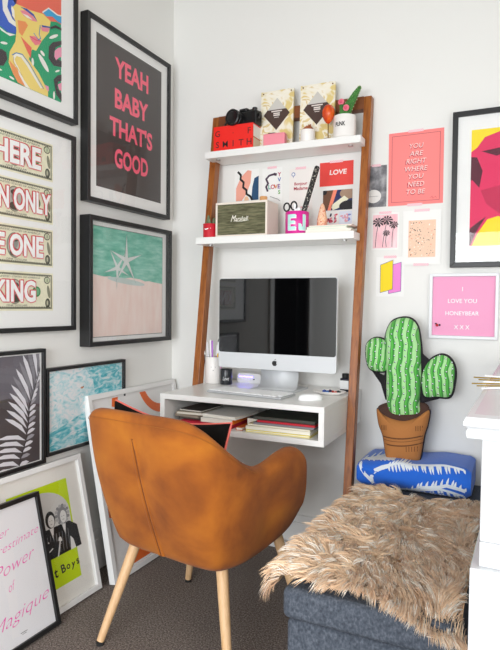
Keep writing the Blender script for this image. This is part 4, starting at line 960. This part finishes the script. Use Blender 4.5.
for (x, hh, c, l) in ((.722, .122, 'F6F3EE', 'thick white marker standing in the hot pink tub'), (.737, .105, 'E9DDD6', 'cream marker standing in the hot pink tub')):
    mk = thing('marker', l, 'marker', (x, -.165, Z2 + .008)); b = MB(); b.lathe([(.001, 0), (.008, 0), (.008, hh * .7), (.001, hh * .7)], colm(c, .4), n=16); b.build('barrel', mk, smooth=True)
    b = MB(); b.lathe([(.0088, hh * .7), (.0088, hh - .003), (.006, hh), (.001, hh)], colm('FFFFFF', .4), n=16); b.build('cap', mk, smooth=True)
LEO = ramp_mat('speckled_glitter', [(.0, '151515'), (.54, '2A2828'), (.60, 'C9C2B4'), (.66, '3A3836')], scale=150, detail=1, rough=.45, interp='CONSTANT')
b = MB(); b.tube([(0, 0, 0), (.082, 0, .262), (.084, 0, .268)], [.011, .011, .007], LEO, n=14); o = b.build('speckled_stick', smooth=True); o.location = (.727, -.15, Z2 + .014); tag(o, 'long black and white speckled stick leaning in the pink tub', 'stick')
mag('book', 'white slim book under the mint book on the second shelf', .782, .972, -.205, .13, Z2, .014, 'F3EEE6', .03, cat='book', grp='slim books on the second shelf')
mag('book', 'mint green slim book beside the hot pink tub', .785, .955, -.2, .12, Z2 + .0145, .011, 'B5DCC4', .01, cat='book', grp='slim books on the second shelf')
mag('book', 'pale pink slim book topmost on the mint book', .79, .97, -.19, .11, Z2 + .026, .006, 'F3D6CE', .04, cat='book', grp='slim books on the second shelf')
b = MB(); CO = ramp_mat('peach_speckle', [(.4, 'F0B48C'), (.5, 'F6D2B4'), (.6, 'E0886A')], scale=90, rough=.6)
b.lathe([(.001, 0), (.022, 0), (.021, .03), (.014, .065), (.009, .085), (.004, .094), (.0005, .096)], CO, n=20); o = b.build('cone_ornament', smooth=True); o.location = (.833, -.145, Z2 + .0325); tag(o, 'peach speckled cone standing on the slim books', 'ornament')

# ------------------------------------------------------------ ottoman
LIN = ramp_mat('charcoal_linen', [(.3, '343A44'), (.5, '474D57'), (.7, '5C626C')], scale=170, detail=4, stretch=(1, 1, .7), rough=.95, bump=.5)
ot = thing('ottoman', 'long charcoal linen storage ottoman along the right side', 'ottoman', (1.295, -.60, 0))
def puff(b, x0, x1, y0, y1, z0, z1, m, r=.02): b.box(x0, x1, y0, y1, z0, z1, m)
b = MB(); b.box(-.198, .195, -.532, .575, .02, .338, LIN); b.build('base', ot, bevel=.012, seg=4)
b = MB(); b.box(-.207, .205, -.545, .58, .342, .42, LIN); b.build('lid', ot, bevel=.018, seg=5)
b = MB()
for p in ((-.16, -.5), (.16, -.5), (-.16, .53), (.16, .53)): b.box(p[0] - .02, p[0] + .02, p[1] - .02, p[1] + .02, 0, .02, K)
b.build('feet', ot)

# ------------------------------------------------------------ faux fur throw
fur = thing('fur_throw', 'shaggy tan faux fur throw spread over the charcoal ottoman', 'throw', (0, 0, 0))
HIDE = mat('fur_backing', 'C8A480', .95)
random.seed(21)
def sm(t): t = max(0, min(1, t)); return t * t * (3 - 2 * t)
XL, XR, YN, YF = 1.09, 1.518, -1.145, -.37
def fur_pt(a, c):
    """a 0..1 across x (left overhang to right), c 0..1 from near to far"""
    y = YN + .03 + (YF - YN - .03) * c + .03 * sin(a * 9) * (c > .5)
    L = -.035 + (XR - XL + .035) * a - .015       # arc length past left edge
    if L < 0:
        an = min(pi / 2, -L / .03); d = max(0, -L - .047)
        x = XL - .006 - .022 * sin(an); z = .428 - .022 * (1 - cos(an)) - d
        x += .004
    else: x, z = XL + L, .428
    z += .014 * noise.noise(Vector((x * 7, y * 7, 1.3))) + .008
    # near edge dips over the front on the right-hand side
    k = sm((a - .45) / .55) * sm((.14 - c) / .14); y -= .035 * k; z -= .05 * k
    return Vector((x, y, z))
nx, ny = 26, 44
rows = [[fur_pt(i / nx, j / ny) for i in range(nx + 1)] for j in range(ny + 1)]
b = MB(); b.grid(rows, HIDE); b.build('backing', fur, smooth='all')
FURM = []
for nm, c0_, c1_ in (('a', 'F2D2AE', 'E6C8A6'), ('b', 'B98C66', 'F0CEAA'), ('c', 'DDBE9E', 'FDF4E6'), ('d', 'E8C29C', 'C89C74')):
    FURM.append(mat('fur_' + nm, c0_, .7, sheen=.3) if nm in 'ad' else mat('fur_' + nm, c1_, .7, sheen=.3))
b = MB()
NT = 5200
for k in range(NT):
    a, c = random.random(), random.random(); p = fur_pt(a, c)
    e = 1e-2; ta = fur_pt(min(1, a + e), c) - fur_pt(max(0, a - e), c); tb = fur_pt(a, min(1, c + e)) - fur_pt(a, max(0, c - e)); n = ta.cross(tb).normalized()
    if n.z < -.2: n = -n
    wl0 = 1 - sm((a - .3) / .4); fq = 7 + 5 * wl0; fx = noise.noise(Vector((p.x * fq, p.y * fq, 4))) * (2.4 + 1.8 * wl0); fy = noise.noise(Vector((p.x * fq, p.y * fq, 9))) * (1.8 + 2.4 * wl0)
    wl = 1 - sm((a - .25) / .4)
    flow = Vector((.35 - 1.0 * wl + fx * .6, -.8 + .4 * wl + fy * .55, 0))
    if c > .93: flow += Vector((-.3, .5, 0))
    if c < .08: flow += Vector((0, -.7, -.3))
    flow = flow - n * flow.dot(n)
    if flow.length < .2: flow += Vector((-.3, -.4, 0))
    flow.normalize(); m = random.choice(FURM); ln = random.uniform(.040, .075)
    lift = random.uniform(.2, .5)
    tip = p + flow * ln * .9 + n * ln * lift + Vector((0, 0, -.010))
    for s in range(8):
        o = Vector((random.gauss(0, .007), random.gauss(0, .007), 0)); o -= n * o.dot(n)
        r0 = p + o; tt = tip + o * .25 + Vector((random.gauss(0, .004), random.gauss(0, .004), random.gauss(0, .003))); md = r0.lerp(tt, .45) + n * ln * .22
        cam_side = flow.cross(n).normalized() * random.uniform(.0005, .0010)
        if random.random() < .5: cam_side = (cam_side + n * .0008)
        m2 = r0.lerp(tt, .78) + n * ln * .12
        b.add([r0 - cam_side, r0 + cam_side, md + cam_side * .9, md - cam_side * .9, m2 + cam_side * .6, m2 - cam_side * .6, tt], [(0, 1, 2, 3), (3, 2, 4, 5), (5, 4, 6)], m if random.random() < .75 else random.choice(FURM))
o = b.build('fur_pile', fur, smooth='all'); o['kind'] = 'stuff'

# ------------------------------------------------------------ folded blue towel
BLU = mat('royal_blue_cotton', '1E68D6', .9, sheen=.3, bump=.5, bscale=300); WT = mat('white_cotton', 'E8EEF5', .9, bump=.5, bscale=300)
tw = thing('beach_towel', 'folded royal blue towel with white leaf pattern under the cactus cushion', 'towel', (1.235, -.15, .421), .02)
b = MB(); W2, D2 = .207, .118; HT = .108
sec = []
for k in range(14):   # rounded folded front
    a = -pi / 2 + pi * k / 13; sec.append((-D2 + .045 - .045 * cos(a), HT / 2 + HT / 2 * sin(a)))
sec += [(D2 * .2, HT + .002), (D2, HT), (D2, 0)]
def tow(u, k):   # u across -1..1
    y, z = sec[k]; x = u * W2
    e_ = sm((abs(u) - .88) / .12)
    zz = HT / 2 + (z - HT / 2) * (1 - .25 * e_ ** 2) + .004 * sin(u * 7 + k * .3) * (z > HT * .3) + (.008 * u)*(z/HT)
    return Vector((x, y + .004 * sin(u * 5 + k), max(0, zz)))
rows = [[tow(-1 + 2 * i / 40, k) for i in range(41)] for k in range(len(sec))]
b.grid(rows, BLU); 
for i in (0, 40):
    r = [rw_[i] for rw_ in rows]; b.add(r, [list(range(len(r)))], BLU)
towel = b.build('cloth', tw, smooth=True)
def on_towel(px, py):   # px -1..1, py 0..1 (bottom of front to back of top)
    t = py * (len(sec) - 2); k = min(int(t), len(sec) - 3); f = t - k
    y0, z0 = tow(px, k), tow(px, k + 1); p = y0.lerp(z0, f)
    a = (z0 - y0).normalized(); n = Vector((0, -a.z, a.y)); return p + n * .0012
b = MB()
def ribbon(P, w, m=WT):
    n = len(P); Q = []
    for i in range(n):
        d = Vector(P[min(i + 1, n - 1)]) - Vector(P[max(i - 1, 0)]); d = Vector((d.x, d.y * .5)).normalized(); ww = w[i] if isinstance(w, list) else w
        Q.append([on_towel(P[i][0] - d.y * ww, P[i][1] + d.x * ww * 1.6), on_towel(P[i][0] + d.y * ww, P[i][1] - d.x * ww * 1.6)])
    b.grid(Q, m)
def leafy(P, ln, side=(-1, 1), w=.022, n=16):
    P2 = []
    for i in range(len(P) - 1):
        for s in range(8): t = s / 8; P2.append((P[i][0] * (1 - t) + P[i + 1][0] * t, P[i][1] * (1 - t) + P[i + 1][1] * t))
    ribbon(P2, .020)
    for i in range(n):
        q = P2[int((i + .5) / n * len(P2))]; L_ = ln * sin(pi * (i + 1) / (n + 1)) ** .5
        for s in side:
            a_ = .9 * s; d = (cos(a_) * L_ * .55, sin(a_) * L_ * 1.5)
            ribbon([(q[0] + d[0] * t, min(.98, max(.01, q[1] + d[1] * t))) for t in (0, .3, .6, 1)], [.016, .021, .016, .003])
leafy([(-.25, .14), (.1, .22), (.5, .32), (.93, .18)], .24, side=(-1,), n=15); leafy([(-.2, .10), (.2, .30), (.6, .40), (.95, .30)], .12, side=(1,), n=14)
leafy([(-.2, .72), (.15, .80), (.5, .78), (.93, .70)], .17, side=(-1,), n=16)
leafy([(-.42, .66), (-.2, .74), (.0, .70)], .16, n=9); leafy([(-.95, .84), (-.6, .90), (-.3, .86)], .08, n=7)
ribbon([(-.60, .12), (-.70, .25), (-.72, .40), (-.66, .55), (-.55, .62), (-.42, .66)], .03)
ribbon([(-.72, .30), (-.84, .42), (-.92, .56)], .028); leafy([(-.92, .56), (-.96, .70)], .07, n=4)
b.build('leaf_pattern', tw, smooth='all')

# ------------------------------------------------------------ cactus cushion
cc = thing('cactus_cushion', 'cactus shaped plush cushion in a printed terracotta pot, on the blue towel', 'cushion', (1.185, -.16, .531), .02, .10)
YC = -.16
def loc_(u, v): p = at(u, v, 'y', YC); return (p.x - 1.185, p.z - .531)
def star_outline(P, n=48):
    """smooth closed outline through photo points"""
    Q = [loc_(*p) for p in P]; m = len(Q); out = []
    for i in range(m):
        p = [Vector(Q[(i + k) % m]) for k in (-1, 0, 1, 2)]
        for s in range(5):
            t = s / 5; v = .5 * ((2 * p[1]) + (p[2] - p[0]) * t + (2 * p[0] - 5 * p[1] + 4 * p[2] - p[3]) * t * t + (3 * p[1] - p[0] - 3 * p[2] + p[3]) * t ** 3); out.append((v.x, v.y))
    return out
def cen(P): return (sum(p[0] for p in P) / len(P), sum(p[1] for p in P) / len(P))
def grow(P, d):
    c = cen(P); return [(p[0] + (p[0] - c[0]) / (Vector((p[0] - c[0], p[1] - c[1])).length + 1e-6) * d, p[1] + (p[1] - c[1]) / (Vector((p[0] - c[0], p[1] - c[1])).length + 1e-6) * d) for p in P]
body = star_outline([(390, 416), (386, 395), (385.5, 370), (383.5, 350), (383.5, 335), (389, 322), (399, 317.5), (409, 318.5), (416, 326), (419, 340), (420.5, 360), (421, 380), (419.5, 400), (420.5, 416), (405, 420)])
arml = star_outline([(364.5, 345), (370, 338.5), (378, 337.5), (385, 342), (387, 355), (387, 370), (378, 372.5), (368, 369), (364.5, 358)])
armr = star_outline([(421.5, 392), (420, 380), (423, 368), (430, 359), (440, 354.5), (449, 358), (454.5, 368), (454.5, 382), (450, 397.5), (436, 398), (425, 398)])
pot = star_outline([(376.5, 409), (383, 413.5), (393, 417.5), (405, 419.5), (418, 416.5), (429, 410.5), (428, 424), (424.5, 436), (421.5, 455), (418, 461), (403, 462), (389, 461), (386, 454), (383, 436), (378.5, 424)])
soil = star_outline([(377, 409), (380, 405), (390, 402), (404, 400.5), (418, 401.5), (426, 404.5), (429, 410), (427, 420), (404, 428), (380, 420)])
BKC = mat('black_print_cotton', '201C22', .9)
b = MB(); ybk = 0.
for P, g in ((body, .006), (arml, .003), (armr, .004), (pot, .003)):
    Q = grow(P, g); pillow(b, cen(Q), Q, .040, BKC, n=8)
b.prism([loc_(*p) for p in ((383, 376), (370, 370), (380, 384), (385, 400), (388, 400), (388, 360))][::-1], -.012, .012, BKC)
b.prism([loc_(*p) for p in ((419, 352), (430, 362), (426, 396), (440, 399), (424, 403), (418, 405))], -.014, .014, BKC)
b.build('backing', cc, smooth='all')
def stripe_mat(name, sc, off, amp):
    m = mat(name, rough=.85, sheen=.2); nt = m.node_tree; bs = nt.nodes['Principled BSDF']
    tc = nt.nodes.new('ShaderNodeTexCoord'); sx = nt.nodes.new('ShaderNodeSeparateXYZ'); nt.links.new(tc.outputs['Object'], sx.inputs[0])
    def mt(op, a, b_=0.):
        n = nt.nodes.new('ShaderNodeMath'); n.operation = op
        for i, v in enumerate((a, b_)):
            if isinstance(v, (int, float)): n.inputs[i].default_value = v
            else: nt.links.new(v, n.inputs[i])
        return n.outputs[0]
    w1 = mt('MULTIPLY', mt('SINE', mt('MULTIPLY', sx.outputs[2], 42.)), amp); w2 = mt('MULTIPLY', mt('SINE', mt('MULTIPLY', sx.outputs[2], 97.)), amp * .4)
    x = mt('ADD', mt('ADD', sx.outputs[0], w1), w2); fr = mt('FRACT', mt('ADD', mt('MULTIPLY', x, sc), off))
    r = nt.nodes.new('ShaderNodeValToRGB'); r.color_ramp.interpolation = 'CONSTANT'; el = r.color_ramp.elements
    el[0].position = 0; el[0].color = (*hexc('A8DC98'), 1); el[1].position = .42; el[1].color = (*hexc('1F5A28'), 1)
    for p, c in ((.48, '57B548'), (.70, '3C9A3A'), (.86, '1F5A28'), (.92, '86CC78')): e_ = el.new(p); e_.color = (*hexc(c), 1)
    nt.links.new(fr, r.inputs[0]); nt.links.new(r.outputs[0], bs.inputs['Base Color']); return m
def dots(b, P, T, y0, spacing, n, pw=2.2):
    c = cen(P); xs = [p[0] for p in P]; zs = [p[1] for p in P]
    x0, x1, z0, z1 = min(xs), max(xs), min(zs), max(zs)
    def rad(a):   # outline radius at angle
        best = None
        for p in P:
            d = abs((atan2(p[1] - c[1], p[0] - c[0]) - a + pi) % (2 * pi) - pi)
            if best is None or d < best[0]: best = (d, sqrt((p[0] - c[0]) ** 2 + (p[1] - c[1]) ** 2))
        return best[1]
    x = x0 + .008; k = 0
    while x < x1:
        z = z0 + .008 + (k % 2) * spacing * .5
        while z < z1:
            xx = x + .004 * sin(z * 42); dx, dz = xx - c[0], z - c[1]; s = sqrt(dx * dx + dz * dz) / rad(atan2(dz, dx))
            if s < .93:
                y = y0 - T * (1 - s ** pw) ** (1 / 2.2)
                b.ball((xx, y, z), .0042, BKC, n=5, sc=(.8, .35, 1)); b.ball((xx + .0006, y - .001, z + .0008), .0026, mat('white_cotton', 'E8EEF5'), n=5, sc=(.9, .35, 1))
            z += spacing
        x += n; k += 1
for nm, P, T, sc_, of in (('cactus_body', body, .050, 30., .2), ('cactus_arm', arml, .042, 44., .1), ('cactus_arm', armr, .042, 40., .35)):
    b = MB(); pillow(b, cen(P), P, T, stripe_mat('green_stripe_' + str(int(sc_)), sc_, of, .004), n=10, both=False, yc=-.004, pw=4 if nm == 'cactus_body' else 2.2); dots(b, P, T, -.004, .024, .021, 4 if nm == 'cactus_body' else 2.2); b.build(nm, cc, smooth='all')
TER = mat('terracotta_print', 'B5763F', .9); TERD = mat('brown_print', '6A3F22', .9); SOI = mat('soil_print', '4A322A', .95)
b = MB(); pillow(b, cen(pot), pot, .052, TER, n=10, both=False, yc=-.004)
pc = cen(pot)
def onpot(u, v, dy=.0012):
    x, z = loc_(u, v); dx, dz = x - pc[0], z - pc[1]; a = atan2(dz, dx); best = min(pot, key=lambda p: abs((atan2(p[1] - pc[1], p[0] - pc[0]) - a + pi) % (2 * pi) - pi))
    s = min(.99, sqrt(dx * dx + dz * dz) / sqrt((best[0] - pc[0]) ** 2 + (best[1] - pc[1]) ** 2)); return Vector((x, -.004 - .052 * (1 - s ** 2.2) ** (1 / 2.2) - dy, z))
for v0, wv, m in ((435.5, 1.3, TERD), (438.5, .5, TERD), (442.5, 1.2, TERD)):
    R = []
    for k in range(17):
        u = 384.5 + (423.5 - 384.5) * k / 16; vv = v0 + 2.2 * sin(pi * k / 16) ; R.append([onpot(u, vv - wv / 2), onpot(u, vv + wv / 2)])
    b.grid(R, m)
for u, v in [(383 + k * 1.6, 427) for k in range(4)] + [(417 + k * 2.0, 428) for k in range(4)] + [(408 + k * 2.6, 448) for k in range(5)]:
    b.grid([[onpot(u, v - 2.5), onpot(u, v + 2.5)], [onpot(u + .6, v - 2.5), onpot(u + .6, v + 2.5)]], TERD)
b.build('pot', cc, smooth='all')
b = MB(); pillow(b, cen(soil), soil, .033, SOI, n=8, both=False, yc=-.002); b.build('soil', cc, smooth='all')

# ------------------------------------------------------------ mantelpiece
MP = mat('white_gloss_paint', 'CFD1D3', .25)
mt_ = thing('mantelpiece', 'white painted moulded mantelpiece at the right edge', 'mantelpiece', (1.64, -.70, 0))
b = MB()
y0, y1 = -.69, .695
def ml(x0, x1, ya, yb, z0, z1): b.box(x0, x1, ya, yb, z0, z1, MP)
xl = -.114
prof = [(.0, .0), (-.012, .004), (-.016, .012), (-.012, .022), (.010, .028), (.016, .040), (.022, .055)]   # inset, down from top
R = []
for ins, dn in ((.016, 0.), (.004, .004), (.0, .013), (.0, .019), (.007, .025), (.004, .031), (.006, .041), (.030, .042)):
    R.append([(xl + ins, y1, .93 - dn), (xl + ins, y0 + ins, .93 - dn), (.119, y0 + ins, .93 - dn)])
b.grid(R, MP); r0 = R[0]; b.add([r0[0], r0[1], r0[2], (.119, y1, .93)], [(0, 1, 2, 3)], MP); r1 = R[-1]; b.add([r1[0], r1[1], r1[2], (.119, y1, r1[0][2])], [(3, 2, 1, 0)], MP)
rr_ = [r[2] for r in R]; b.add([tuple(p) for p in rr_] + [(.119, y1, rr_[-1][2]), (.119, y1, .93)], [list(range(len(rr_) + 2))], MP)
b.build('mantel_shelf', mt_, smooth=30)
b = MB(); ml(-.086, .118, -.655, .695, .70, .888)
b.build('frieze', mt_, bevel=.003)
b = MB(); ml(-.086, .117, -.655, -.49, 0.6552, .6998); b.build('pilaster', mt_, bevel=.002)
b = MB(); ml(-.1, .117, -.668, -.475, 0, .655); b.build('plinth', mt_, bevel=.002)
b = MB(); ml(-.03, .117, -.474, .695, 0, .6998); b.build('side_panel', mt_)
sprig = thing('gold_sprig', 'thin gold and white wire sprig lying on the mantelpiece', 'ornament', (1.56, -1.02, .9305))
b = MB(); GD = mat('gold_wire', 'D8B85A', .3, metal=1)
for k in range(7):
    a = -.15 + .09 * k; m = GD if k % 3 else WP
    b.tube([(.0 + .16 * 1, 0.02 * (k - 3) * .5, .008), (.06, .01 * (k - 3), .012 + .002 * k), (-.03 - .012 * (k % 3), .016 * (k - 3) + .01, .004 + .003 * k)], .0016, m, n=6)
for k in range(5): b.ball((.05 + .02 * k, .01 * (k % 3 - 1), .013), .004, colm('8C3A3A'), n=6)
b.build('wires', sprig, smooth=True)
b = MB(); b.box(-.03, .05, -.01, .01, 0, .05, mat('grey_metal_frame', 'B5B4B2', .4)); b.box(-.02, .045, -.012, -.01, .01, .045, PAPER); o = b.build('photo_frame', bevel=.002); o.location = (1.555, -.2, .9305); tag(o, 'small grey metal photo frame at the far end of the mantelpiece', 'photo frame')

# --- cable along the baseboard
b = MB(); pts = [(.62, -.03, .05), (.70, -.05, .035), (.76, -.06, .08), (.80, -.04, .13), (.88, -.035, .16), (1.0, -.03, .15)]
b.tube([Vector(p) for p in pts], .003, mat('white_cable', 'C8C6C2', .5)); o = b.build('cable', smooth=True); tag(o, 'thin pale cable hanging along the baseboard under the desk', 'cable')

# ------------------------------------------------------------ light
wd_ = bpy.data.worlds.new('world'); S.world = wd_; wd_.use_nodes = True
bg = wd_.node_tree.nodes['Background']; bg.inputs[0].default_value = (.86, .93, 1., 1); bg.inputs[1].default_value = .7
def area(name, loc, rot, sx, sy, pw, col):
    l = bpy.data.lights.new(name, 'AREA'); l.shape = 'RECTANGLE'; l.size = sx; l.size_y = sy; l.energy = pw; l.color = col
    o = bpy.data.objects.new(name, l); COL.objects.link(o); o.location = loc; o.rotation_euler = rot; return o
area('daylight_window_right', (2.86, -2.8, 1.45), (0, radians(60), 0), 1.6, 1.7, 38, (1., .985, .955))
area('daylight_window_front', (1.15, -4.16, 1.1), (radians(62), 0, 0), 1.7, 1.7, 106, (.92, .96, 1.))
S.view_settings.view_transform = 'Standard'; S.view_settings.look = 'None'; S.view_settings.exposure = .05; S.view_settings.gamma = 1
